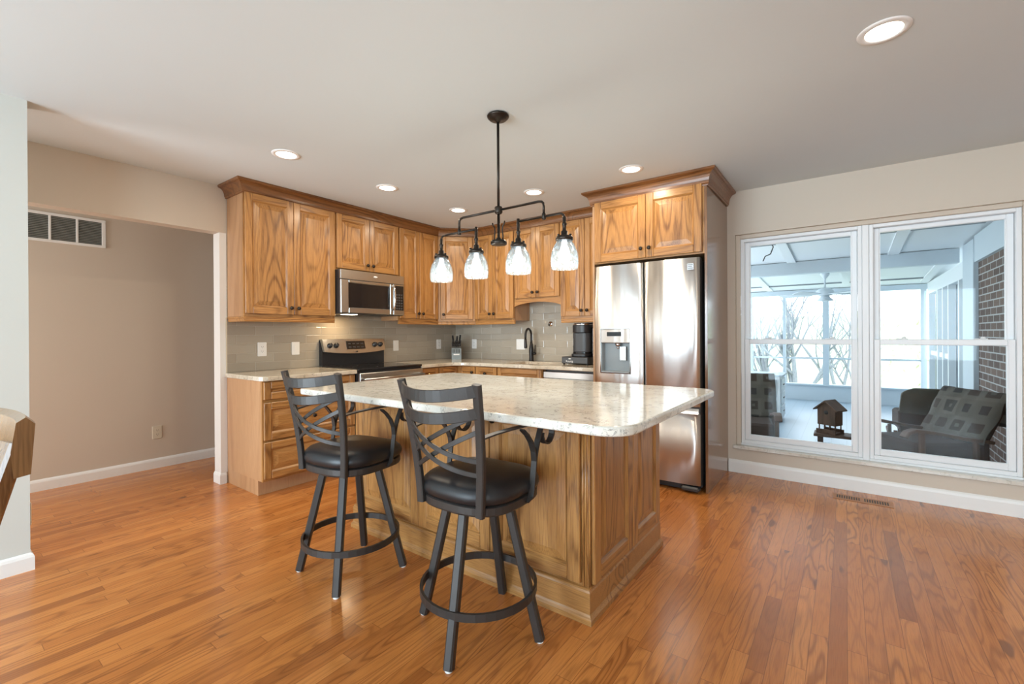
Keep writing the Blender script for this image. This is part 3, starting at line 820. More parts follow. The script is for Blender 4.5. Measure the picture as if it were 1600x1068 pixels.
# end panels at the refrigerator side and reeded corner posts
Me = Matrix.Translation((IX1, IY0, 0)) @ Matrix.Rotation(PI / 2, 4, 'Z')
for x0, x1 in ((.022, .452), (.455, .850)):
    dr, yf = panel_front('end_panel', isl, x0, x1, .150, CT0 - .004, -.0005, .066); dr.matrix_local = Me
Mf = Matrix.Translation((IX0, IY1, 0)) @ Matrix.Rotation(-PI / 2, 4, 'Z')
for x0, x1 in ((.012, .428), (.431, .850)):
    dr, yf = panel_front('end_panel', isl, x0, x1, .150, CT0 - .004, -.0005, .066); dr.matrix_local = Mf
cp = MB()
for k in range(2): cp.lathe([(.006, .147), (.006, CT0 - .001)], (IX1 - .010 - k * .013, IY0 - .001, 0), 'z', 10)
cp.lathe([(.006, .147), (.006, CT0 - .001)], (IX1 + .001, IY0 + .010, 0), 'z', 10)
cp.build('corner_bead', OAKS, isl)
ol = rrect(-2.585, -.566, 1.372, 2.652, (.09, .07, .07, .115), 10)
slab_with_holes('countertop', ol, [], CT0, CT1, quartz, 'broad pale speckled quartz countertop on the kitchen island', .009)

# ------------------------------------------------------------------ range
rg = thing('range', 'freestanding black glass-top range with stainless backguard under the microwave', 'range', (XA + .0095, 2.4025, 0), PI / 2)
RW = .744
m = MB(); m.box(0, RW, -.63, -.001, .03, .893); m.build('body', black_plastic, rg)
m = MB(); m.box(0, RW, -.655, -.060, .8935, .914, c=.006)
m.build('cooktop', black_gloss, rg)
for x, y, r_ in ((.2, -.21, .085), (.55, -.21, .10), (.2, -.47, .115), (.55, -.47, .085)):
    MB().rings([[(x + q * math.cos(2 * PI * i / 32), y + q * math.sin(2 * PI * i / 32), .9146) for i in range(32)] for q in (r_, r_ - .003)], 0, False, False, False).build('burner_ring', dark_grey, rg, recalc=False)
m = MB().box(.004, RW - .004, -.668, -.6305, .205, .872, c=.006); dr = m.build('oven_door', steel, rg)
MB().box(.12, RW - .12, -.6695, -.6685, .33, .68).build('door_window', black_gloss, dr)
MB().tube([(.03, -.668, .82), (.03, -.715, .82), (RW - .03, -.715, .82), (RW - .03, -.668, .82)], .012, 12).build('handle', steel, dr)
MB().box(.004, RW - .004, -.668, -.6305, .04, .198, c=.006).build('drawer', steel, rg)
# backguard: black riser below, bowed stainless control face above
pr = [(-.058, .9145), (-.058, 1.045), (-.001, 1.165), (-.001, .9145)]
m = MB(); m.rings([[(x, y, z) for y, z in pr] for x in (.012, RW - .012)], 0)
m.build('backguard', black_plastic, rg)
n = 16; top = []; bot = []
cpn = MB()
for i in range(n + 1):
    u = i / n; x = .016 + (RW - .032) * u; bow = 4 * u * (1 - u)
    top.append((x, -.050 + .0, 1.172)); bot.append((x, -.090, 1.052 - .024 * bow))
rs = []
for t_, b_ in zip(top, bot):
    rs.append([(t_[0], t_[1] + .048, t_[2]), t_, b_, (b_[0], b_[1] + .030, b_[2] - .002)])
cpn.rings(rs, 0, False)
cpo = cpn.build('control_panel', steel, rg)
nv = Vector((0, -.12, .040)).normalized()
def on_panel(x, z):                                                 # point on the sloping control face
    t = (1.172 - z) / .12; return Vector((x, -.050 - .040 * t, z))
def panel_box(x0, x1, z0, z1, d, mat, name, parent):
    q = [on_panel(x0, z0), on_panel(x1, z0), on_panel(x1, z1), on_panel(x0, z1)]
    off = Vector((0, -.949, .316))
    return MB().rings([[tuple(p - off * .002) for p in q], [tuple(p + off * d) for p in q]]).build(name, mat, parent)
disp = panel_box(.268, .480, 1.072, 1.150, .0035, black_gloss, 'display', cpo)
for r0 in range(2):
    for c0 in range(4):
        x0 = .285 + c0 * .048; z0 = 1.085 + r0 * .034
        q = [on_panel(x0, z0), on_panel(x0 + .03, z0), on_panel(x0 + .03, z0 + .010), on_panel(x0, z0 + .010)]
        off = Vector((0, -.949, .316)); MB().rings([[tuple(p + off * .0036) for p in q], [tuple(p + off * .0042) for p in q]]).build('display_mark', dark_grey, cpo)
for x in (.082, .150, .602, .672):
    p = on_panel(x, 1.110); off = Vector((0, -.949, .316))
    k = MB(Matrix.Translation(p) @ Matrix.Rotation(math.radians(-18.4), 4, 'X')).lathe([(.026, 0), (.026, -.006), (.021, -.008), (.019, -.026), (.015, -.029), (.002, -.0295)], (0, 0, 0), 'y', 20)
    k.box(-.004, .004, -.034, -.0285, -.019, .019, c=.002)
    k.build('knob', black_plastic, cpo)
p = on_panel(.372, 1.045); MB().lathe([(.008, -.001), (.008, -.005), (.002, -.0055)], (p.x, p.y, p.z), 'y', 12).build('badge', black_plastic, cpo)

# ------------------------------------------------------------------ over-the-range microwave
mw = thing('microwave', 'stainless over-the-range microwave hung above the range', 'microwave', (XA + .0095, 2.4015, 1.404), PI / 2)
MW, MH, MD = .742, .416, .385
MB().box(0, MW, -MD + .020, -.001, 0.006, MH, c=.002).build('body', black_plastic, mw)
m = MB().box(0.001, MW - .001, -MD - .002, -MD + .0195, MH - .088, MH, c=.003)
vt = m.build('vent_panel', steel, mw)
MB().lathe([(.016, 0), (.015, -.001)], (0, 0, 0), 'y', 20).build('emblem', plate_white, vt).matrix_local = Matrix.Translation((.385, -MD - .002, MH - .040)) @ Matrix.Diagonal((1.5, 1, .55, 1))
dmb = MB(); dx1 = .600
dmb.box(.001, .085, -MD - .004, -MD + .0195, .012, MH - .090, c=.006); dmb.box(.560, dx1, -MD - .004, -MD + .0195, .012, MH - .090, c=.006)
dmb.box(.085, .560, -MD - .004, -MD + .0195, .012, .066, c=.006); dmb.box(.085, .560, -MD - .004, -MD + .0195, MH - .120, MH - .090, c=.006)
md_ = dmb.build('door', steel, mw)
MB().box(.0855, .5595, -MD + .002, -MD + .018, .0665, MH - .1205).build('door_window', black_gloss, md_)
MB().tube([(.585, -MD - .004, .06), (.585, -MD - .036, .075), (.585, -MD - .044, .13), (.585, -MD - .046, .18), (.585, -MD - .044, .235), (.585, -MD - .036, .29), (.585, -MD - .004, .305)], .011, 10).build('handle', chrome, md_)
cpm = MB().box(.602, MW - .001, -MD - .003, -MD + .0195, .012, MH - .090, c=.004).build('control_panel', steel, mw)
MB().box(.622, MW - .012, -MD - .0042, -MD - .0031, .06, MH - .105).build('keypad', black_gloss, cpm)
kp = MB()
for r0 in range(6):
    for c0 in range(3):
        x0 = .632 + c0 * .031; z0 = .07 + r0 * .028
        kp.box(x0, x0 + .022, -MD - .0050, -MD - .0043, z0, z0 + .016)
kp.build('keys', dark_grey, cpm)
MB().box(.09, .22, -MD + .06, -MD + .14, .0015, .0058, c=.001).build('lamp_lens', micro_lamp, mw, label='lit cooktop lamp under the microwave')
ld = bpy.data.lights.new('cooktop_lamp', 'AREA'); ld.size = .10; ld.energy = 1.6; ld.color = (1, .72, .42)
lo = bpy.data.objects.new('cooktop_lamp', ld); COL.objects.link(lo); lo.location = (XA + .0095 + MD - .2, 2.4015 + .155, 1.402)

# ------------------------------------------------------------------ refrigerator
rf = thing('refrigerator', 'stainless french-door refrigerator with water dispenser beside the tall glossy panel', 'refrigerator', (-1.3115, 0, 0))
FW = .4315; FYF = 3.545
MB().box(-FW + .004, FW - .004, FYF + .085, YB - .03, .03, 1.768, c=.004).build('cabinet_body', dark_grey, rf)
def fdoor(name, x0, x1, z0, z1, hole=None, mat=None):
    """door slab with a slightly crowned front; optional rectangular recess"""
    m = MB(); nx = 18
    def yf(x):
        u = (x - x0) / (x1 - x0) * 2 - 1
        return FYF + .010 * u * u + (.010 * max(0, (abs(u) - .93) / .07) ** 2)
    xs = [x0 + (x1 - x0) * i / nx for i in range(nx + 1)]
    zs = [z0, z1]
    if hole:
        hx0, hx1, hz0, hz1 = hole; xs = sorted(set([round(q, 4) for q in xs if not (hx0 - .008 < q < hx0 + .008 or hx1 - .008 < q < hx1 + .008)] + [hx0, hx1])); zs = [z0, hz0, hz1, z1]
    for i in range(len(xs) - 1):
        for j in range(len(zs) - 1):
            if hole and xs[i] >= hole[0] - 1e-6 and xs[i + 1] <= hole[1] + 1e-6 and j == 1: continue
            a, b = xs[i], xs[i + 1]
            m.add([(a, yf(a), zs[j]), (b, yf(b), zs[j]), (b, yf(b), zs[j + 1]), (a, yf(a), zs[j + 1])], [(0, 1, 2, 3)], 0, True, .5)
        a, b = xs[i], xs[i + 1]
        for z in (z0, z1): m.add([(a, yf(a), z), (b, yf(b), z), (b, FYF + .078, z), (a, FYF + .078, z)], [(0, 1, 2, 3)], 1, False, .5)
    for x in (x0, x1): m.add([(x, yf(x), z0), (x, FYF + .078, z0), (x, FYF + .078, z1), (x, yf(x), z1)], [(0, 1, 2, 3)], 1, False, .5)
    o = m.build(name, [mat or steel_fridge, dark_grey], rf, recalc=False)
    bm = bmesh.new(); bm.from_mesh(o.data); bmesh.ops.remove_doubles(bm, verts=bm.verts[:], dist=1e-5); bmesh.ops.recalc_face_normals(bm, faces=bm.faces[:]); bm.to_mesh(o.data); bm.free()
    return o, yf
HX0, HX1, HZ0, HZ1 = -.365, -.108, .885, 1.250
ldo, yfl = fdoor('door', -FW, -.003, .655, 1.782, (HX0, HX1, HZ0, HZ1))
rdo, yfr = fdoor('door', .003, FW, .655, 1.782)
dro, yfd = fdoor('freezer_drawer', -FW, FW, .062, .600, None, steel_drawer)
tm = MB().box(-FW, FW, FYF + .02, FYF + .078, .6005, .6545); tm.build('handle_recess', dark_grey, rf)
MB().sweep([(-FW + .01, FYF + .012, .622), (FW - .01, FYF + .012, .622)], [(-.010, -.022), (.012, -.022), (.004, 0), (-.010, .022)], mat=0).build('drawer_handle', plain('pale_satin_steel', (.72, .72, .71), .3, .7), dro)
# dispenser
dp = MB()
dy = FYF + .003
dp.box(HX0, HX1, dy + .06, dy + .068, HZ0, HZ1)
dp.box(HX0, HX0 + .006, dy + .002, dy + .06, HZ0, HZ1); dp.box(HX1 - .006, HX1, dy + .002, dy + .06, HZ0, HZ1)
dp.box(HX0 + .006, HX1 - .006, dy - .012, dy + .06, HZ0, HZ0 + .012)
dpo = dp.build('dispenser_recess', grey_recess, ldo)
MB().box(HX0, HX1, dy - .006, dy + .0595, 1.134, HZ1, c=.004).build('dispenser_panel', steel_drawer, ldo)
MB().box(HX0 + .055, HX1 - .075, dy - .0072, dy - .0062, 1.190, 1.225).build('dispenser_display', black_gloss, ldo)
fr_ = MB()
for q in ((HX0 - .006, HX0, HZ0 - .006, HZ1 + .006), (HX1, HX1 + .006, HZ0 - .006, HZ1 + .006)): fr_.box(q[0], q[1], dy - .008, dy + .01, q[2], q[3])
fr_.box(HX0, HX1, dy - .008, dy + .01, HZ1, HZ1 + .006); fr_.box(HX0, HX1, dy - .008, dy + .01, HZ0 - .006, HZ0)
fr_.build('dispenser_frame', chrome, ldo)
MB().lathe([(.024, 1.1335), (.022, 1.11), (.012, 1.105)], (-.225, dy + .028, 0), 'z', 16).lathe([(.010, 1.105), (.010, 1.085)], (-.225, dy + .028, 0), 'z', 12).build('water_spout', chrome, ldo)
MB().box(-.215, -.155, dy + .030, dy + .040, .985, 1.105, c=.004).build('dispenser_paddle', chrome, ldo)
bd = MB().box(.345, .393, FYF + .0012, FYF + .0062, 1.690, 1.738, c=.001); bo = bd.build('badge', plain('badge_grey', (.45, .46, .47), .35, .6), rdo)
bl = MB()
for i, (a, b) in enumerate(((.350, .388), (.352, .380), (.350, .386))): bl.box(a, b, FYF + .0002, FYF + .0011, 1.699 + i * .013, 1.704 + i * .013)
bl.build('badge_lettering', dark_grey, bo)
ft = MB()
for x in (-.37, .37): ft.lathe([(.03, .0005), (.03, .02), (.022, .03)], (x, FYF + .16, 0), 'z', 14)
ft.box(-FW + .02, FW - .02, FYF + .06, FYF + .0845, .008, .061); ft.box(FW - .14, FW - .01, FYF - .004, FYF + .059, .012, .050, c=.012)
ft.build('base_grille', dark_grey, rf)

# ------------------------------------------------------------------ small things on the counter and walls
def plate(name, label, wall, u, z, w_=.073, h_=.118, kind='rocker', mat=plate_white, proud=.009, gang=1, group='wall plates'):
    if wall == 'A': loc, rot = (XA + proud, u, z), PI / 2
    elif wall == 'B': loc, rot = (u, YB - proud, z), 0
    elif wall == 'H': loc, rot = (XH, u, z), PI / 2
    r = thing(name, label, 'outlet' if kind == 'outlet' else 'switch', loc, rot, group)
    MB().rings([[(x, -.0004, y) for x, y in rrect(-w_ / 2, w_ / 2, -h_ / 2, h_ / 2, .005, 2)], [(x, -.0045, y) for x, y in rrect(-w_ / 2, w_ / 2, -h_ / 2, h_ / 2, .005, 2)], [(x, -.006, y) for x, y in rrect(-w_ / 2 + .003, w_ / 2 - .003, -h_ / 2 + .003, h_ / 2 - .003, .005, 2)]]).build('cover_plate', mat, r)
    for g in range(gang):
        cx = (g - (gang - 1) / 2) * .046
        if kind == 'rocker':
            MB().rings([[(cx + x, y, zz) for x, y, zz in ((-.016, -.0061, -.033), (.016, -.0061, -.033), (.016, -.0061, .033), (-.016, -.0061, .033))], [(cx + x, y, zz) for x, y, zz in ((-.016, -.0075, -.033), (.016, -.0075, -.033), (.016, -.011, .033), (-.016, -.011, .033))]]).build('rocker', mat, r)
        else:
            for s_ in (-1, 1):
                cz = s_ * .0195
                rc = MB().rings([[(cx + x, -.0061, cz + y) for x, y in rrect(-.017, .017, -.014, .014, .010, 4)], [(cx + x, -.008, cz + y) for x, y in rrect(-.0165, .0165, -.0135, .0135, .010, 4)]]).build('receptacle', mat, r)
                sl = MB().box(cx - .008, cx - .006, -.0085, -.0081, cz - .001, cz + .007).box(cx + .006, cx + .008, -.0085, -.0081, cz - .001, cz + .006).lathe([(.0025, -.0081), (.0025, -.0085)], (cx, 0, cz - .007), 'y', 8)
                sl.build('slots', slot_dark, rc)
    return r
plate('outlet', 'white outlet on the tile nearest the hall opening', 'A', 1.883, 1.092, kind='outlet', w_=.076, h_=.122)
plate('light_switch', 'white switch plate on the tile just before the range backguard', 'A', 2.182, 1.092)
plate('light_switch', 'blank-looking white switch plate on the tile just past the range', 'A', 3.344, 1.090)
plate('outlet', 'white outlet on the range-wall tile beside the knife block, near the corner', 'A', 4.017, 1.092, kind='outlet')
plate('outlet', 'white outlet on the sink-wall tile beside the knife block', 'B', -3.785, 1.091, kind='outlet')
plate('light_switch', 'wide double white switch plate on the tile next to the faucet', 'B', -3.064, 1.092, w_=.122, h_=.122, gang=2)
plate('outlet', 'almond duplex outlet low on the beige hall wall', 'H', 1.407, .327, kind='outlet', mat=plate_almond, proud=0, group='hall wall fittings')
ep = thing('outlet', 'small almond outlet on the end of the pale entry wall, seen edge on', 'outlet', (XN - .05, .40, .285), PI, 'hall wall fittings')
MB().box(-.036, .036, -.007, -.0005, -.058, .058, c=.003).build('cover_plate', plate_almond, ep)

# hook on the tile
hk = thing('wall_hook', 'small round chrome hook stuck on the tile above the sink', 'hook', (-2.655, YB - .009, 1.322))
MB().lathe([(.030, -.0005), (.030, -.004), (.022, -.010), (.010, -.014), (.008, -.022)], (0, 0, 0), 'y', 20).build('suction_base', chrome, hk)
MB().tube([(0, -.018, .0), (0, -.024, -.012), (0, -.034, -.020), (0, -.042, -.012), (0, -.044, .0)], .004, 8).build('hook_arm', bronze, hk)

# knife block and its knives
kb_loc = Vector((-3.885, 4.098, CT1 + .0005)); KR = PI / 4
kb = thing('knife_block', 'grey steel-fronted knife block standing in the tiled corner', 'knife block', kb_loc, KR)
prof = [(-.075, 0), (.075, 0), (.075, .12), (.045, .205), (-.075, .135)]
MB().rings([[(x, y, z) for y, z in prof] for x in (-.058, .058)]).build('block_body', plain('block_grey', (.22, .24, .235), .3, .6), kb)
MB().box(-.036, .036, -.0765, -.0752, .055, .068).build('nameplate', plate_white, kb)
sl = MB()
for i in range(5): sl.box(-.047 + i * .0195, -.036 + i * .0195, -.0765, -.0752, .082, .128)
sl.build('slots', slot_dark, kb)
ax = Vector((0, -.504, .864))
def knife(x, t, ln, cant, label):
    base_p = Vector((x, -.075 + .12 * t, .135 + .07 * t))
    k = thing('knife', label, 'knife', kb_loc, KR, 'knives in the block')
    a = (ax + Vector((cant, 0, 0))).normalized()
    q = base_p + a * .004
    MB().bar([tuple(q), tuple(q + a * .012)], .013, .010, (0, 1, 0)).build('bolster', chrome, k)
    q = q + a * .0125
    pts = [q, q + a * ln * .25, q + a * ln * .6, q + a * ln * .9 + Vector((0, -.004, 0)), q + a * ln + Vector((0, -.010, -.003))]
    h = MB().bar([tuple(p) for p in pts], .020, .015, (0, 1, 0)); h.build('handle', black_plastic, k)
for i, (x, t, ln, cant, lb) in enumerate((
        (-.042, .15, .085, 0, 'black-handled knife in the lowest slot row, end next to the range wall'),
        (-.014, .15, .080, .05, 'black-handled knife in the lowest slot row, second from the range wall'),
        (.014, .15, .080, 0, 'black-handled knife in the lowest slot row, third from the range wall'),
        (.042, .15, .085, .05, 'black-handled knife in the lowest slot row, end next to the sink wall'),
        (-.032, .62, .115, -.10, 'long black-handled knife leaning toward the range wall at the top of the block'),
        (.004, .62, .105, .05, 'long black-handled knife upright in the middle of the block top'),
        (.036, .62, .120, .08, 'long black-handled knife leaning toward the sink wall at the top of the block'))):
    knife(x, t, ln, cant, lb)

# coffee pod drawer and the single-serve brewer on it
KX, KY = -2.155, YB - .225
pd_ = thing('coffee_pod_drawer', 'low black coffee pod drawer with white lettering under the coffee maker', 'drawer', (KX, KY, CT1 + .0005))
MB().box(-.148, .148, -.150, .150, .010, .078, c=.004).build('case', black_plastic, pd_)
df = MB().box(-.143, .143, -.158, -.1505, .014, .074, c=.003).build('drawer', dark_grey, pd_)
ftm = MB()
for x in (-.13, .13):
    for y in (-.13, .13): ftm.lathe([(.009, 0), (.009, .0098)], (x, y, 0), 'z', 10)
ftm.build('feet', black_plastic, pd_)
def lettering(txt, size, parent, M, mat, name='lettering'):
    c = bpy.data.curves.new(name, 'FONT'); c.body = txt; c.size = size; c.align_x = 'CENTER'; c.align_y = 'CENTER'; c.extrude = .0003
    c.materials.append(mat)
    t_ = bpy.data.objects.new(name, c); COL.objects.link(t_)
    me = bpy.data.meshes.new_from_object(t_.evaluated_get(bpy.context.evaluated_depsgraph_get()))
    bpy.data.objects.remove(t_); bpy.data.curves.remove(c)
    o = bpy.data.objects.new(name, me); COL.objects.link(o); o.parent = parent; o.matrix_local = M
    return o
lettering('Keurig', .030, df, Matrix.Translation((-.055, -.1586, .034)) @ Matrix.Rotation(PI / 2, 4, 'X'), plate_white)
MB().lathe([(.014, 0), (.014, -.0006)], (0, 0, 0), 'y', 16).build('emblem', plate_white, df).matrix_local = Matrix.Translation((-.05, -.1582, .058)) @ Matrix.Diagonal((1.2, 1, .45, 1))
km = thing('coffee_maker', 'tall black single-serve coffee maker with a silver-rimmed lid by the refrigerator', 'coffee maker', (KX + .02, KY, CT1 + .0795))
MB().prism(rrect(-.085, .105, -.135, .13, .05, 6), 0, .030, c=.006).build('drip_base', black_plastic, km)
MB().prism(rrect(-.083, .103, -.112, .128, .060, 8), .0465, .235, c=.004).build('column', dark_grey, km)
MB().prism(rrect(-.083, .103, -.130, .128, .075, 8), .2355, .316, c=.006).build('brew_head', black_plastic, km)
MB().prism(rrect(-.078, .098, -.125, .123, .072, 8), .3165, .324, c=.002).build('lid_rim', chrome, km)
MB().prism(rrect(-.068, .088, -.115, .113, .065, 8), .3245, .334, c=.004).build('lid', black_plastic, km)
MB().prism(rrect(-.080, .100, -.118, .128, .058, 8), .0305, .046, c=.002).build('base_band', black_gloss, km)
MB().prism(rrect(.106, .150, -.05, .128, .02, 4), 0.0, .290, c=.006).build('water_tank', glass('smoky_tank', (.25, .27, .28), .6), km)
lettering('KEURIG', .020, km.children[1], Matrix.Translation((-.0665, -.0955, .145)) @ Matrix.Rotation(PI / 4 * -1, 4, 'Z') @ Matrix.Rotation(PI / 2, 4, 'X') @ Matrix.Rotation(PI / 2, 4, 'Z'), plate_white)

# ------------------------------------------------------------------ wall grille, floor register
vg = thing('return_air_grille', 'white three-panel return air grille high on the beige hall wall', 'vent', (XH, .80, 2.085), PI / 2)
gw, gh = .256, .118
m = MB(); m.box(-gw, gw, -.010, -.0005, gh - .022, gh, c=.002); m.box(-gw, gw, -.010, -.0005, -gh, -gh + .022, c=.002)
for x0, x1 in ((-gw, -gw + .024), (-gw + .165, -gw + .180), (-gw + .325, -gw + .340), (gw - .026, gw)): m.box(x0, x1, -.010, -.0005, -gh + .022, gh - .022, c=.002)
m.build('frame', trim_m, vg)
MB().box(-gw + .024, gw - .026, -.0024, -.0006, -gh + .022, gh - .022).build('backing', grille_dark, vg)
lv = MB()
for x0, x1 in ((-gw + .024, -gw + .165), (-gw + .180, -gw + .325), (-gw + .340, gw - .026)):
    for k in range(14):
        z = -gh + .028 + k * (2 * gh - .05) / 14
        lv.add([(x0, -.0088, z), (x1, -.0088, z), (x1, -.003, z + .006), (x0, -.003, z + .006)], [(0, 1, 2, 3)], 0)
lv.build('louvers', plain('louver_grey', (.36, .37, .34), .5), vg, recalc=False)
rgx0, rgx1, rgy0, rgy1 = -.085, .262, 4.052, 4.182
fl = thing('floor_register', 'wooden slotted floor register set in the boards under the window', 'vent', ((rgx0 + rgx1) / 2, (rgy0 + rgy1) / 2, .0005))
hw, hd = (rgx1 - rgx0) / 2, (rgy1 - rgy0) / 2
MB().box(-hw, hw, -hd, hd, 0, .0022, c=.001).build('plate', register_wood, fl)
sl = MB()
for half in (-1, 1):
    for k in range(10):
        x = half * .0805 + (k - 4.5) * .0142
        sl.box(x - .0038, x + .0038, -.034, .034, .0024, .0029)
sl.build('slots', slot_dark, fl)

# ------------------------------------------------------------------ recessed downlights
def downlight(label, x, y, big=1.0, power=5.0):
    r = thing('recessed_downlight', label, 'ceiling light', (x, y, H), 0, 'recessed ceiling downlights')
    MB().lathe([(.062 * big, -.0015), (.064 * big, -.006), (.088 * big, -.0045), (.090 * big, -.0006)], (0, 0, 0), 'z', 36, cap0=False, cap1=False).build('trim_ring', trim_m, r, recalc=False)
    MB().lathe([(.0615 * big, -.0030), (.0615 * big, -.0008)], (0, 0, 0), 'z', 32).build('lens', lamp_warm, r)
    d = bpy.data.lights.new('downlight_lamp', 'AREA'); d.shape = 'DISK'; d.size = .11 * big; d.energy = power; d.color = (1.0, .83, .62)
    o = bpy.data.objects.new('downlight_lamp', d); COL.objects.link(o); o.location = (x, y, H - .008)
    return r
downlight('large lit downlight in the ceiling on the side of the paired windows', .129, 2.392, 1.0, 5)
downlight('lit downlight in front of the tall wall cabinet near the hall opening', -3.053, 1.565)
downlight('lit downlight in front of the microwave', -3.077, 2.425)
downlight('lit downlight in front of the corner wall cabinet', -3.078, 3.286)
downlight('lit downlight between the pendant stem and the sink wall cabinets', -2.171, 3.270)
downlight('lit downlight in front of the refrigerator cabinet doors', -1.288, 3.255)

# ------------------------------------------------------------------ island pendant with four glass shades
PX, PY = -1.5675, 2.002
pn = thing('island_pendant_light', 'dark bronze linear pendant with four seeded-glass shades hanging over the island', 'pendant light', (PX, PY, 0))
MB().lathe([(.058, H - .0005), (.062, H - .006), (.060, H - .014), (.050, H - .018), (.050, H - .024), (.018, H - .028), (.010, H - .040)], (0, 0, 0), 'z', 28).build('canopy', bronze, pn)
MB().tube([(0, 0, H - .040), (0, 0, 1.922)], .0075, 10).build('stem', bronze, pn)
hb = MB().lathe([(.010, 1.930), (.020, 1.926), (.024, 1.918), (.020, 1.908), (.024, 1.898), (.018, 1.888), (.010, 1.884)], (0, 0, 0), 'z', 18)
hb.lathe([(.008, 1.885), (.008, 1.755), (.014, 1.750), (.016, 1.742), (.040, 1.738), (.046, 1.730), (.046, 1.716), (.040, 1.712), (.006, 1.710)], (0, 0, 0), 'z', 22)
hb.build('hub', bronze, pn)
for sx in (-1, 1):
    MB().tube([(sx * .030, 0, 1.738), (sx * .030, 0, 1.765), (sx * .026, 0, 1.79), (sx * .028, 0, 1.812), (sx * .040, 0, 1.828), (sx * .044, 0, 1.842)], .004, 8).build('scroll_arm', bronze, pn)
LX = [-.4525, -.1665, .1355, .4225]
for sx in (-1, 1):
    x1 = sx * .300
    pts = [(sx * .015, 0, 1.908), (sx * .270, 0, 1.908), (sx * .288, 0, 1.904), (sx * .298, 0, 1.894), (x1, 0, 1.878), (x1, 0, 1.836)]
    ub = MB().tube(pts, .0068, 10); ub.lathe([(.009, 1.842), (.011, 1.836), (.011, 1.812), (.007, 1.808)], (x1, 0, 0), 'z', 12)
    ub.build('upper_bar', bronze, pn)
    xe = LX[0] if sx < 0 else LX[3]
    xi = LX[1] if sx < 0 else LX[2]
    MB().tube([(xi, 0, 1.824), (sx * .40, 0, 1.824), (xe - sx * .014, 0, 1.821), (xe - sx * .004, 0, 1.812), (xe, 0, 1.80)], .0062, 10).build('lower_bar', bronze, pn)
for i, lx in enumerate(LX):
    sc_ = MB().lathe([(.0085, 1.838 if i in (1, 2) else 1.803), (.0095, 1.80), (.0085, 1.775), (.012, 1.772), (.012, 1.762), (.009, 1.758), (.010, 1.735), (.017, 1.730), (.017, 1.712), (.040, 1.704), (.044, 1.696), (.044, 1.684), (.030, 1.684)], (lx, 0, 0), 'z', 22)
    so = sc_.build('socket_cap', bronze, pn)
    sc = MB()
    for a in (0, 2.09, 4.19): sc.lathe([(.004, 0), (.007, .002), (.007, .008), (.003, .010)], (lx + .034 * math.cos(a), .034 * math.sin(a), 1.7045), 'z', 8)
    sc.build('thumb_screws', bronze, so)
    prof = [(.038, 1.6835), (.041, 1.676), (.049, 1.664), (.059, 1.645), (.0665, 1.620), (.0705, 1.596), (.0712, 1.575), (.0692, 1.555), (.0662, 1.540)]
    inner = [(r_ - .003, z) for r_, z in prof[::-1]]
    MB().lathe(prof + inner, (lx, 0, 0), 'z', 32, cap0=False, cap1=False).build('glass_shade', shade_m, pn, recalc=False)
    MB().lathe([(.003, 1.684), (.013, 1.682), (.014, 1.660), (.022, 1.640), (.029, 1.615), (.030, 1.600), (.026, 1.583), (.014, 1.572), (.002, 1.570)], (lx, 0, 0), 'z', 20).build('bulb', bulb_m, so)
    d = bpy.data.lights.new('pendant_bulb_lamp', 'POINT'); d.energy = 3.0; d.color = (1.0, .90, .76); d.shadow_soft_size = .03
    o = bpy.data.objects.new('pendant_bulb_lamp', d); COL.objects.link(o); o.location = (PX + lx, PY, 1.53)

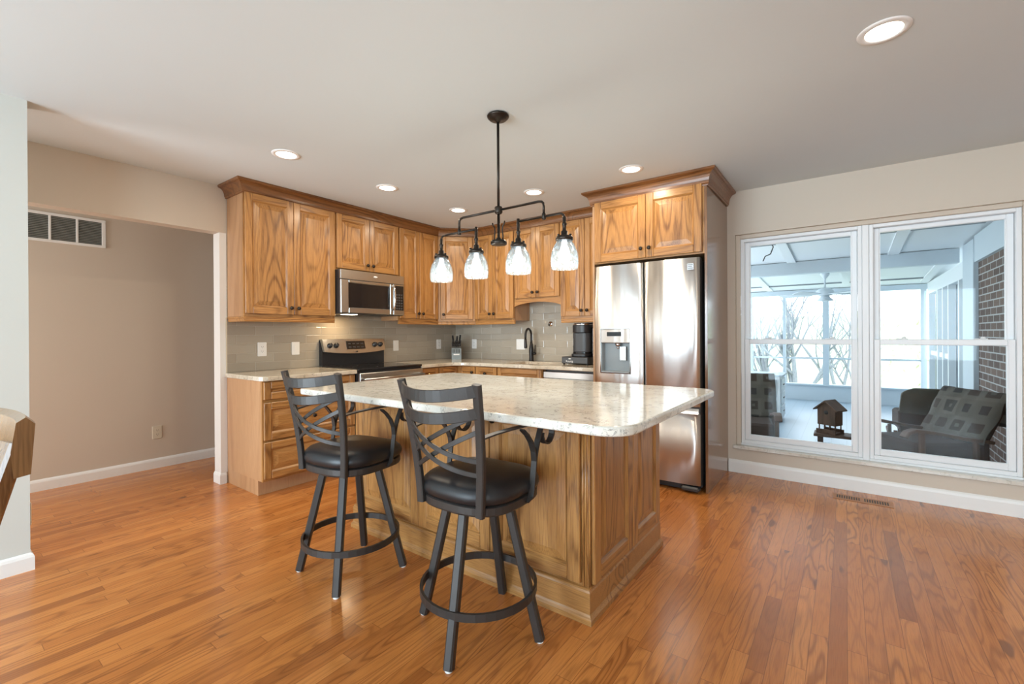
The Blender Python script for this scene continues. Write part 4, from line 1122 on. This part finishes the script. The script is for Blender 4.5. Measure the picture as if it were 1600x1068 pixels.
# ------------------------------------------------------------------ bar stools
def stool(label, cx, cy, facing, leg_a):
    r = thing('bar_stool', label, 'stool', (cx, cy, 0), math.radians(facing - 90), 'iron bar stools')
    # legs turn separately from the swivel seat
    la = math.radians(leg_a - (facing - 90))
    ring_z, zt, rt, rb = .185, .522, .135, .262
    for k in range(4):
        a = la + k * PI / 2; u = Vector((math.cos(a), math.sin(a), 0)); t_ = Vector((-u.y, u.x, 0))
        p0 = u * rb + Vector((0, 0, .008)); p1 = u * rt + Vector((0, 0, zt))
        m = MB().bar([tuple(p0), tuple(p0.lerp(p1, .5)), tuple(p1)], .036, .036, tuple(u))
        lg = m.build('leg', charcoal, r)
        MB().lathe([(.013, .0005), (.015, .003), (.014, .0078)], tuple(u * rb), 'z', 12).build('glide', plate_white, lg)
    rr = rb + (rt - rb) * ring_z / zt + .018
    sec = [(-.0055, -.015), (.0055, -.015), (.0055, .015), (-.0055, .015)]
    MB().sweep([(rr * math.cos(2 * PI * i / 40), rr * math.sin(2 * PI * i / 40), ring_z) for i in range(40)], sec, loop=True).build('foot_ring', charcoal, r)
    MB().lathe([(.155, .522), (.160, .526), (.160, .532), (.155, .536)], (0, 0, 0), 'z', 28).build('swivel_plate', charcoal, r)
    # D-shaped seat: rounded back, squarer front
    def outline(k, fr=.205, hw=.210, bk=.190):
        pts = []
        for i in range(48):
            a = 2 * PI * i / 48; c_, s_ = math.cos(a), math.sin(a)
            e = 2.8 if s_ < 0 else 2.8 + 1.6 * s_ ** .7
            q = (abs(c_) ** e + abs(s_) ** e) ** (-1 / e)
            pts.append((c_ * q * hw * k, s_ * q * (fr if s_ > 0 else bk) * k))
        return pts
    MB().rings([[(x, y, z) for x, y in outline(k)] for k, z in ((.93, .537), (.985, .540), (1.0, .546), (1.0, .572), (.96, .576))]).build('seat_frame', charcoal, r)
    MB().rings([[(x, y, z) for x, y in outline(k)] for k, z in ((.955, .5765), (1.005, .583), (1.035, .598), (1.035, .612), (1.0, .630), (.92, .645), (.75, .655), (.45, .661), (.15, .663))], 0, True).build('seat_cushion', vinyl_seat, r)
    # back posts
    def post(sx, n=10):
        P = []
        for i in range(n + 1):
            t = i / n; z = .545 + (1.038 - .545) * t
            P.append(Vector((sx * (.150 + .042 * t ** 1.1), -.175 - .066 * t ** 1.25 + .010 * math.sin(PI * t), z)))
        return P
    posts = {}
    for sx in (-1, 1):
        P = post(sx); posts[sx] = P
        MB().bar([tuple(p) for p in P], .034, .022, (0, 1, 0)).build('back_post', charcoal, r)
    def at(sx, z):
        P = posts[sx]; t = (z - .545) / (1.038 - .545) * 10; i = max(0, min(9, int(t))); return P[i].lerp(P[i + 1], t - i)
    def rail(name, zl, zr, h, bow, sag=0.0, th=.010, n=14):
        a, b = at(-1, zl), at(1, zr); pts = []
        for i in range(n + 1):
            t = i / n; q = a.lerp(b, t); k = 4 * t * (1 - t)
            q = q + Vector((0, -bow * k, -sag * k)); pts.append(tuple(q))
        return MB().bar(pts, th, h, (0, 0, 1)).build(name, charcoal, r)
    rail('top_rail', 1.014, 1.014, .044, .085, .020)
    rail('upper_rail', .934, .934, .040, .085, .022)
    rail('lattice_bar', .875, .752, .018, .050, .018, .007)
    rail('lattice_bar', .825, .700, .018, .050, .018, .007)
    rail('lattice_bar', .752, .930, .018, .042, -.004, .007)
    rail('lattice_bar', .690, .868, .018, .042, -.004, .007)
    # arms: flat strap ending in a scroll, on a forked upright
    for sx in (-1, 1):
        q = at(sx, .842); pts = [q + Vector((sx * .006, .006, 0))]
        for t in (.2, .4, .6, .8, 1.0):
            pts.append(Vector((sx * (abs(q.x) + (.228 - abs(q.x)) * math.sin(t * PI / 2)), q.y + (.135 - q.y) * t, .842 + .008 * math.sin(t * PI) + .010 * t)))
        cyy, czz = .166, .803
        for i in range(0, 15):
            a = math.radians(118 - i * 22); rad = .053 - .0010 * i
            pts.append(Vector((sx * .228, cyy + rad * math.cos(a), czz + rad * math.sin(a))))
        arm = MB().bar([tuple(p) for p in pts], .026, .006, (sx, 0, 0))
        # strap lies flat: width runs along x
        arm = MB()
        rs = []
        for i, p in enumerate(pts):
            tn = (pts[min(i + 1, len(pts) - 1)] - pts[max(i - 1, 0)]).normalized(); wv = Vector((1, 0, 0)); wv = (wv - tn * tn.dot(wv)).normalized(); nn = tn.cross(wv)
            rs.append([tuple(p + wv * a_ + nn * b_) for a_, b_ in ((-.013, -.003), (.013, -.003), (.013, .003), (-.013, .003))])
        arm.rings(rs).build('armrest', charcoal, r)
        sup = MB()
        def strap(pl, w_=.024):
            rs = []
            for i, p in enumerate(pl):
                tn = (pl[min(i + 1, len(pl) - 1)] - pl[max(i - 1, 0)]).normalized(); wv = Vector((1, 0, 0)); wv = (wv - tn * tn.dot(wv)).normalized(); nn = tn.cross(wv)
                rs.append([tuple(p + wv * a_ + nn * b_) for a_, b_ in ((-w_ / 2, -.0035), (w_ / 2, -.0035), (w_ / 2, .0035), (-w_ / 2, .0035))])
            sup.rings(rs)
        X_ = sx * .224
        strap([Vector((sx * .190, .035, .552)), Vector((sx * .214, .047, .556)), Vector((X_, .055, .572)), Vector((X_, .066, .62)), Vector((X_, .075, .68)), Vector((X_, .079, .705))])
        strap([Vector((X_, .079, .704)), Vector((X_, .072, .745)), Vector((X_, .054, .785)), Vector((X_, .026, .818)), Vector((X_ * .99, -.004, .843))])
        strap([Vector((X_, .079, .704)), Vector((X_, .090, .745)), Vector((X_, .106, .785)), Vector((X_, .122, .815)), Vector((X_, .136, .842))])
        sup.build('arm_support', charcoal, r)
    return r
stool('black-seated iron bar stool nearer the hall opening and drawer cabinet', -2.066, 1.388, 97.2, 41)
stool('black-seated iron bar stool nearer the refrigerator end of the island', -1.226, 1.420, 91.5, 16)

# ------------------------------------------------------------------ dining chair at the edge of the frame
def dining_chair():
    fw = Vector((-.594, .804, 0)); rt = Vector((.804, .594, 0))
    f = (-rt * .35 - fw * .94).normalized()                         # way the sitter faces
    ang = math.atan2(f.y, f.x) - PI / 2
    tip = fw * .90 - rt * .970
    # local: +y facing, x to the sitter's right; crest end at (-.235, -.30)
    loc = tip - (Matrix.Rotation(ang, 3, 'Z') @ Vector((-.225, -.30, 0)))
    r = thing('dining_chair', 'honey-brown wooden dining chair with a curved crest rail beside the pale entry wall', 'chair', (loc.x, loc.y, 0), ang)
    MB().prism(rrect(-.225, .225, -.20, .23, .05, 5), .425, .458, c=.010).build('seat', chair_wood, r)
    for sx in (-1, 1):
        MB().bar([(sx * .21, .21, .0005), (sx * .195, .195, .424)], .038, .038, (0, 1, 0)).build('leg', chair_wood, r)
        MB().bar([(sx * .215, -.235, .0005), (sx * .20, -.185, .25), (sx * .195, -.175, .424)], .038, .036, (0, 1, 0)).build('leg', chair_wood, r)
        pts = []
        for i in range(9):
            t = i / 8; pts.append((sx * (.190 + .032 * t), -.172 - .115 * t ** 1.3, .4585 + (1.005 - .4585) * t))
        MB().bar(pts, .042, .030, (0, 1, 0)).build('back_post', chair_wood, r)
    def crest(n=16):
        rs = []
        for i in range(n + 1):
            u = -1 + 2 * i / n; x = .250 * u; y = -.335 + .050 * u * u; zc = 1.000
            rs.append([(x, y - .013, zc - .058), (x, y + .012, zc - .060), (x, y + .016, zc - .01), (x, y + .008, zc + .046), (x, y - .006, zc + .055), (x, y - .020, zc + .040)])
        return MB().rings(rs, 0, False)
    crest().build('crest_rail', chair_wood, r)
    for k in range(5):
        x = -.13 + k * .065
        MB().bar([(x * .9, -.165, .4585), (x * .97, -.225, .70), (x, -.318, .945)], .026, .010, (0, 1, 0)).build('back_slat', chair_wood, r)
    MB().bar([(-.19, .20, .20), (.19, .20, .20)], .016, .026).build('stretcher', chair_wood, r)
    return r
dining_chair()

# ------------------------------------------------------------------ the screened porch beyond the windows
PY0, PY1, PXR, PXL = YB + .155, 9.70, 1.06, -1.56
def pz(y): return 2.27 - .054 * (y - 4.5)                           # underside of the sloping porch ceiling
porch_white = paint('porch_white_paint', (.74, .78, .80), .5)
porch_blue = paint('porch_blue_grey_paint_and_shade', (.50, .57, .62), .55)
m = NT('porch_floor_paint'); c_ = m.coords(); sp_ = m.n('SeparateXYZ', None, Vector=c_)
bd_ = m.math('LESS_THAN', m.math('FRACT', m.math('DIVIDE', sp_.outputs[0], .14)), .04)
porch_floor_m = m.finish(Base_Color=m.mix(bd_, (.27, .345, .41), (.19, .25, .30)), Roughness=.3)
m = NT('red_brown_brick'); c_ = m.coords(); sp_ = m.n('SeparateXYZ', None, Vector=c_); cb_ = m.n('CombineXYZ', None, X=sp_.outputs[1], Y=sp_.outputs[2])
bt_ = m.n('TexBrick', None, Vector=cb_.outputs[0], Color1=(.13, .08, .06), Color2=(.075, .045, .035), Mortar=(.36, .36, .35), Scale=1.0, Mortar_Size=.006, Brick_Width=.20, Row_Height=.068)
brick_m = m.finish(Base_Color=bt_.outputs[0], Roughness=.8)
struct('floor_porch', MB().box(PXL - .1, PXR + .3, PY0, PY1 + .1, -.12, -.001), porch_floor_m)
cm = MB(); y0, y1 = PY0, PY1 + .4
cm.rings([[(PXL - .4, y0, pz(y0)), (PXR + .4, y0, pz(y0)), (PXR + .4, y0, pz(y0) + .06), (PXL - .4, y0, pz(y0) + .06)], [(PXL - .4, y1, pz(y1)), (PXR + .4, y1, pz(y1)), (PXR + .4, y1, pz(y1) + .06), (PXL - .4, y1, pz(y1) + .06)]])
struct('ceiling_porch', cm, porch_white)
bt = MB()
for x0, x1, a, b in ((-1.18, -1.08, 4.5, 9.6), (-.62, -.52, 4.5, 6.93), (.40, .50, 4.5, 6.93), (.93, 1.03, 7.09, 9.5), (-.05, .05, 7.09, 9.5)):
    bt.rings([[(x0, a, pz(a) - .0005), (x1, a, pz(a) - .0005), (x1, a, pz(a) - .022), (x0, a, pz(a) - .022)], [(x0, b, pz(b) - .0005), (x1, b, pz(b) - .0005), (x1, b, pz(b) - .022), (x0, b, pz(b) - .022)]])
struct('trim_8', bt, porch_white)
bt = MB()
for y in (5.75, 9.05): bt.box(PXL, PXR - .05, y, y + .05, pz(y) - .018, pz(y) - .003)
struct('trim_9', bt, plain('porch_batten_grey', (.22, .25, .27), .6))
bt = MB(); bt.box(PXL, PXR - .05, 6.94, 7.08, 1.975, pz(7.0) - .004); struct('beam_porch', bt, porch_blue)  # blue-grey colour carries the bluish shade on the beam's near side
# end wall: knee wall, posts, header, mid rail
struct('wall_porch_end', MB().box(PXL, PXR, PY1, PY1 + .08, 0, .265).box(PXL, PXR, PY1 - .03, PY1 + .11, .2655, .29), porch_blue)
struct('trim_10', MB().box(PXL, PXR, PY1 + .0, PY1 + .09, 1.895, pz(PY1) - .012), porch_blue)
ps = MB()
for x, hw_ in ((-1.49, .055), (-.917, .022), (-.286, .045), (1.0, .035)): ps.box(x - hw_, x + hw_, PY1, PY1 + .08, .2905, 1.8945)
struct('trim_11', ps, porch_blue)
ps = MB(); xs_ = [-1.434, -.940, -.894, -.332, -.240, .964]
for i in range(0, 6, 2): ps.box(xs_[i], xs_[i + 1], PY1 + .02, PY1 + .05, .735, .765)
struct('trim_12', ps, porch_blue)
# open left side: posts and a low wall
struct('wall_porch_side', MB().box(PXL - .09, PXL - .001, PY0, PY1 + .08, 0, .265), porch_blue)
ps = MB()
for y in (5.6, 7.0, 8.4): ps.box(PXL - .08, PXL - .01, y, y + .09, .2655, pz(y) - .012)
struct('trim_13', ps, porch_blue)
# house side: brick, column, sliding door
struct('wall_porch_brick', MB().box(PXR, PXR + .2, PY0, 6.36, 0, 1.90), brick_m)
struct('trim_14', MB().box(PXR - .03, PXR + .2, PY0, 6.36, 1.9005, pz(6.4) - .006), porch_blue)
struct('column_porch', MB().box(PXR - .04, PXR + .2, 6.3605, 6.86, 0, pz(6.9) - .003, c=.004), porch_blue)
struct('trim_15', MB().box(PXR - .02, PXR + .2, 6.8605, PY1 - .03, 1.80, pz(PY1) - .006), porch_white)
sd = bpy.data.objects.new('door_2', None); COL.objects.link(sd); sd['kind'] = 'structure'
fr_ = MB()
for y in (6.875, 7.20, 7.86, 8.28, 8.72, 9.50): fr_.box(PXR - .02, PXR + .05, y, y + .055, .03, 1.7995)
fr_.box(PXR - .01, PXR + .05, 6.875, 9.555, 0, .0295); fr_.box(PXR + .0, PXR + .04, 7.92, 9.5, .86, .92)
struct('frame', fr_, porch_white, sd)
struct('pane', MB().box(PXR + .055, PXR + .06, 6.88, 9.55, .03, 1.799), plain('door_glass_reflection', (.30, .36, .40), .12), sd)  # opaque grey-blue colour stands in for the reflection in the door glass
dc = MB()
dc.box(PXR - .018, PXR - .0005, 5.27, 5.33, 0.0, 1.83); dc.box(PXR - .018, PXR - .0005, 4.55, 5.27, 1.77, 1.83)
struct('door_3', dc, porch_blue)

# ceiling fan
cf = thing('ceiling_fan', 'pale five-blade ceiling fan hanging in the screened porch', 'ceiling fan', (-.245, 8.0, 0))
fan_m = plain('fan_white', (.62, .68, .72), .5)
MB().lathe([(.055, pz(8.0) - .006), (.06, pz(8.0) - .03), (.03, pz(8.0) - .075), (.012, pz(8.0) - .09), (.012, 1.86)], (0, 0, 0), 'z', 18).build('downrod', fan_m, cf)
MB().lathe([(.02, 1.86), (.075, 1.845), (.11, 1.81), (.11, 1.77), (.08, 1.745), (.03, 1.74)], (0, 0, 0), 'z', 24).build('motor', fan_m, cf)
for k in range(5):
    a = 2 * PI * k / 5 + .35
    b = MB(Matrix.Rotation(a, 4, 'Z') @ Matrix.Translation((0, 0, 1.765)) @ Matrix.Rotation(.22, 4, 'X'))
    b.prism([(.09, -.018), (.16, -.022), (.20, -.055), (.56, -.068), (.585, -.04), (.585, .04), (.56, .068), (.20, .055), (.16, .022), (.09, .018)], -.004, .004)
    b.build('blade', fan_m, cf)
MB().lathe([(.05, 1.7395), (.06, 1.72), (.105, 1.675), (.10, 1.668), (.0, 1.672)], (0, 0, 0), 'z', 24).build('light_bowl', fan_m, cf)

# rocking chairs under quilts
m = NT('patchwork_quilt'); c_ = m.coords(); sp_ = m.n('SeparateXYZ', None, Vector=c_)
su = m.math('DIVIDE', sp_.outputs[0], .135); sv = m.math('DIVIDE', sp_.outputs[2], .135)
def centre(t): return m.math('ABSOLUTE', m.math('SUBTRACT', m.math('FRACT', t), .5))
mx_ = m.math('MAXIMUM', centre(su), centre(sv))
cbq = m.n('CombineXYZ'); m.set(cbq.inputs[0], m.math('FLOOR', su)); m.set(cbq.inputs[1], m.math('FLOOR', sv))
rq = m.n('TexWhiteNoise', {'noise_dimensions': '2D'}, Vector=cbq.outputs[0]).outputs[0]
sq = m.math('LESS_THAN', mx_, m.math('MULTIPLY_ADD', rq, .12, .22)); dot = m.math('LESS_THAN', mx_, .10)
base_q = m.mix(rq, (.085, .078, .064), (.115, .105, .088))
colq = m.mix(sq, base_q, m.ramp(rq, [(0, (.025, .026, .026)), (.5, (.055, .038, .030)), (1, (.042, .044, .040))]))
colq = m.mix(m.math('MULTIPLY', dot, m.math('GREATER_THAN', rq, .5)), colq, (.10, .095, .08))
nzq = m.n('TexNoise', None, Vector=c_, Scale=60.0)
quilt_m = m.finish(Base_Color=colq, Roughness=.9, Normal=m.bump(nzq.outputs[0], .4, .004))
cloth_m = plain('brown_cloth', (.055, .036, .028), .9, noise=.25, nscale=120)
olive_m = plain('olive_brown_cushion', (.085, .076, .058), .85, noise=.15, nscale=90)
def rocker(label, x, y, rot, w_=.56, top=.86, quilt=True, back_mat=None):
    r = thing('rocking_chair', label, 'chair', (x, y, 0), rot, 'porch rocking chairs')
    hw_ = w_ / 2
    for sx in (-1, 1):
        X_ = sx * (hw_ - .03)
        pts = [(X_, -.42 + .09 * i, .018 + .11 * ((-.42 + .09 * i + .02) / .45) ** 2) for i in range(10)]
        MB().bar(pts, .03, .035).build('rocker', porch_wood, r)
        for yy, zt in ((.24, .445 if quilt else .168), (-.16, .38 if quilt else .168)): MB().bar([(X_, yy, .045 + .11 * (yy / .45) ** 2), (X_, yy + .01, zt)], .034, .034, (0, 1, 0)).build('leg', porch_wood, r)
        if not quilt: continue
        am = [(X_, -.26, .375), (X_, -.05, .405), (X_, .18, .45), (X_, .31, .465), (X_, .36, .45), (X_, .385, .415)]
        MB().bar(am, .062, .026).build('armrest', porch_wood, r)
    MB().prism(rrect(-hw_ + .05, hw_ - .05, -.22, .27, .05, 4), .17, .36, c=.02).build('seat', cloth_m, r)
    # padded back, reclined, with rounded shoulders
    rs = []
    for i in range(13):
        t = i / 12; z = .33 + (top - .33) * t; y_ = -.20 - .20 * t; k = 1.0 if t < .78 else (1 - ((t - .78) / .22) ** 2 * .34)
        a = (hw_ - .045) * k
        rs.append([(xx, y_ + dy, z) for xx, dy in ((-a, -.04), (-a, .015), (-a * .8, .05), (0, .058), (a * .8, .05), (a, .015), (a, -.04), (0, -.05))])
    MB().rings(rs, 0, True).build('back', back_mat or cloth_m, r)
    if True:
        MB().box(-hw_ + .035, hw_ - .035, -.27, -.20, .10, .40, c=.015).build('back_skirt', cloth_m, r)
    if quilt:
        q = []
        n = 16
        for i in range(n + 1):
            t = i / n; z = .36 + (top + .02 - .36) * t; y_ = -.20 + .075 - .20 * t
            q.append([(-hw_ + .0 + (hw_ * 2) * j / 14, y_ - .055 * abs(-1 + 2 * j / 14) ** 6 + .010 * math.sin(j * 1.9 + i * .6), z) for j in range(15)])
        q.append([(xx, yy - .07, zz - .004) for xx, yy, zz in q[-1]])
        q.append([(xx, yy - .005, zz - .25) for xx, yy, zz in q[-1]])
        o = MB().rings(q, 0, True, False, False, closed_ring=False).build('quilt_cover', quilt_m, r, recalc=False)
        md = o.modifiers.new('thick', 'SOLIDIFY'); md.thickness = .012
    return r
rocker('wooden porch rocking chair draped with a patchwork quilt, close to the brick wall', .525, 4.93, math.radians(125), .54, .715)
rocker('olive-cushioned porch rocking chair without a quilt, standing behind the quilted rocker',   .68, 6.45, math.radians(4), .60, .645, False, olive_m)
rocker('quilt-covered porch rocking chair in front of the white cabinet', -.80, 5.02, math.radians(191), .54, .755)

# white cabinet
wc = thing('porch_cabinet', 'white two-drawer porch cabinet with a flat top behind the quilted chair', 'cabinet', (-.98, 7.25, 0))
MB().box(-.27, .27, -.25, .25, .02, .62, c=.004).build('cabinet_box', porch_white, wc)
MB().box(-.30, .30, -.28, .28, .6205, .645, c=.004).build('top', porch_blue, wc)
for z0, z1 in ((.06, .22), (.24, .40), (.42, .58)):
    dw = MB().box(.2705, .284, -.22, .22, z0, z1, c=.004).build('drawer', porch_white, wc)
    MB().box(.2845, .296, -.05, .05, (z0 + z1) / 2 - .008, (z0 + z1) / 2 + .008, c=.002).build('pull', dark_grey, dw)
for z0, z1 in ((.06, .30), (.34, .58)): MB().box(-.23, .23, -.262, -.2505, z0, z1, c=.004).build('panel', plain('cabinet_grey_panel', (.42, .46, .48), .5), wc)

# birdhouse on its low bench
bn = thing('bench', 'low weathered plank bench holding the birdhouse on the porch', 'bench', (-.03, 5.22, 0))
MB().box(-.22, .24, -.10, .10, .235, .26, c=.003).build('plank', porch_wood, bn)
for x in (-.17, .19):
    for y in (-.07, .07): MB().box(x - .02, x + .02, y - .02, y + .02, .0005, .2345, c=.002).build('leg', porch_wood, bn)
bh = thing('birdhouse', 'brown wooden gabled birdhouse on pegs standing on the low bench', 'birdhouse', (-.125, 5.22, .2605), math.radians(-28))
m = MB(); m.box(-.085, .085, -.07, .07, .0, .014); m.box(-.085, .085, -.07, -.058, .0145, .04); m.box(-.085, .085, .058, .07, .0145, .04); m.build('tray', porch_wood, bh)
pg = MB()
for x in (-.07, -.023, .023, .07):
    for y in (-.045, .045): pg.lathe([(.006, .0145), (.006, .0795)], (x, y, 0), 'z', 8)
pg.build('pegs', porch_wood, bh)
hm = MB(); hm.rings([[(x, y, z) for x, z in ((-.078, .08), (.078, .08), (.078, .235), (0, .300), (-.078, .235))] for y in (-.06, .06)]); hm.build('house_body', porch_wood, bh)
ro = MB()
for sx in (-1, 1): ro.rings([[(sx * 0.0, y, .302), (sx * 0.0, y, .314), (sx * .105, y, .226), (sx * .105, y, .214)] for y in (-.085, .085)])
ro.build('roof', porch_wood, bh)
MB().lathe([(.020, 0), (.020, -.001)], (0, -.0605, .20), 'y', 16).build('entrance_hole', slot_dark, bh)

# hanging wire loop by the ceiling
hl = thing('hanging_wire', 'thin grey looped wire hanging from the porch ceiling', 'wire', (-.68, 5.4, 0))
zc = pz(5.4)
MB().tube([(0, 0, zc - .004), (.05, 0, zc - .06), (.075, 0, zc - .12), (.05, 0, zc - .19), (.0, 0, zc - .21), (-.02, 0, zc - .26)], .006, 6).build('wire', dark_grey, hl)

# outdoors: lawn, rising bank, neighbouring house, bare trees, shrubs
lawn_m = plain('pale_lawn', (.40, .44, .30), .9, noise=.25, nscale=4)
g = MB(); n = 24; rows = []
for j in range(n + 1):
    y = 9.9 + j * 1.6
    rows.append([(-26 + i * 2.2, y, -.55 + max(0, y - 15) * .10 + .16 * math.sin(i * 1.3 + j * .7) + (.09 * max(0, (-26 + i * 2.2) - 1) * min(1, max(0, (y - 13) / 8)))) for i in range(28)])
g.rings(rows, 0, True, False, False, closed_ring=False)
struct('ground_outside', g, lawn_m)
nh = thing('neighboring_house', 'white-sided house with small dark windows beyond the porch', 'house', (-6.6, 22.5, -.2))
MB().box(-1.6, 1.6, -2, 2, 0, 2.2).build('walls', plain('white_siding', (.70, .72, .72), .7), nh)
MB().rings([[(-1.9, -2.3, 2.201), (1.9, -2.3, 2.201), (0, -2.3, 3.2)], [(-1.9, 2.3, 2.201), (1.9, 2.3, 2.201), (0, 2.3, 3.2)]]).build('roof', plain('grey_shingle', (.30, .31, .33), .9), nh)
for x in (-.9, .0, .9): MB().box(x - .2, x + .2, -2.02, -2.001, 1.1, 1.9).build('window', dark_grey, nh)
bark_m = plain('grey_bark', (.27, .29, .31), .9, noise=.3, nscale=30)
def tree(label, x, y, z, seed, stems, ht, spread, r0):
    R_ = random.Random(seed)
    r = thing('bare_tree', label, 'tree', (x, y, z), 0, 'bare trees outside the porch')
    tw = MB(); bw = MB()
    def grow(mb, p, d, ln, rad, lvl):
        pts = [p]; n_ = 5; q = p.copy(); dd = d.copy()
        for i in range(n_):
            dd = (dd + Vector((R_.uniform(-.16, .16), R_.uniform(-.16, .16), R_.uniform(.0, .14)))).normalized(); q = q + dd * ln / n_; pts.append(q.copy())
        mb.tube([tuple(a) for a in pts], rad, 5, radii=[rad * (1 - .65 * i / n_) for i in range(n_ + 1)])
        if lvl == 0: return
        for k in range(R_.randint(3, 4)):
            i = R_.randint(1, n_); b = pts[i]
            side = Vector((R_.uniform(-1, 1), R_.uniform(-.6, .6), R_.uniform(.1, .8))).normalized()
            grow(bw, b, (dd * .75 + side * .8).normalized(), ln * R_.uniform(.45, .7), rad * (1 - .65 * i / n_) * .7, lvl - 1)
    for k in range(stems):
        a = (k + .5) / stems * 2 - 1
        grow(tw, Vector((a * .12, 0, 0)), Vector((a * spread + R_.uniform(-.1, .1), R_.uniform(-.2, .2), 1)).normalized(), ht * R_.uniform(.75, 1.05), r0 * R_.uniform(.7, 1), 3)
    tw.build('trunk', bark_m, r); bw.build('branches', bark_m, r)
tree('large bare many-stemmed tree just outside the porch, behind the fan', -1.05, 12.2, -.62, 5, 6, 2.3, .75, .075)
tree('slender bare tree outside, beyond the white porch cabinet', -2.75, 13.6, -.62, 8, 3, 2.2, .45, .05)
tree('bare tree farther off on the bank, seen past the porch corner post', -.1, 14.3, -.55, 21, 4, 2.4, .5, .05)
leaf_m = plain('pale_spring_leaves', (.50, .56, .34), .8, noise=.2, nscale=9)
lf = MB(); R_ = random.Random(3)
for k in range(2600):
    x = R_.uniform(.2, 6.5); y = R_.uniform(15.5, 22); zc = R_.uniform(-.2, 1.9 - (y - 15) * .03); s_ = R_.uniform(.04, .10)
    u = Vector((R_.uniform(-1, 1), R_.uniform(-1, 1), R_.uniform(-1, 1))).normalized(); v_ = u.orthogonal().normalized()
    p = Vector((x, y, zc)); q = [p - u * s_, p + v_ * s_ * .5, p + u * s_, p - v_ * s_ * .5]
    lf.add([tuple(t) for t in q], [(0, 1, 2, 3)])
o = lf.build('foliage', leaf_m, recalc=False); o['kind'] = 'stuff'; o['label'] = 'pale spring foliage on the sunlit bank beyond the porch'; o['category'] = 'foliage'
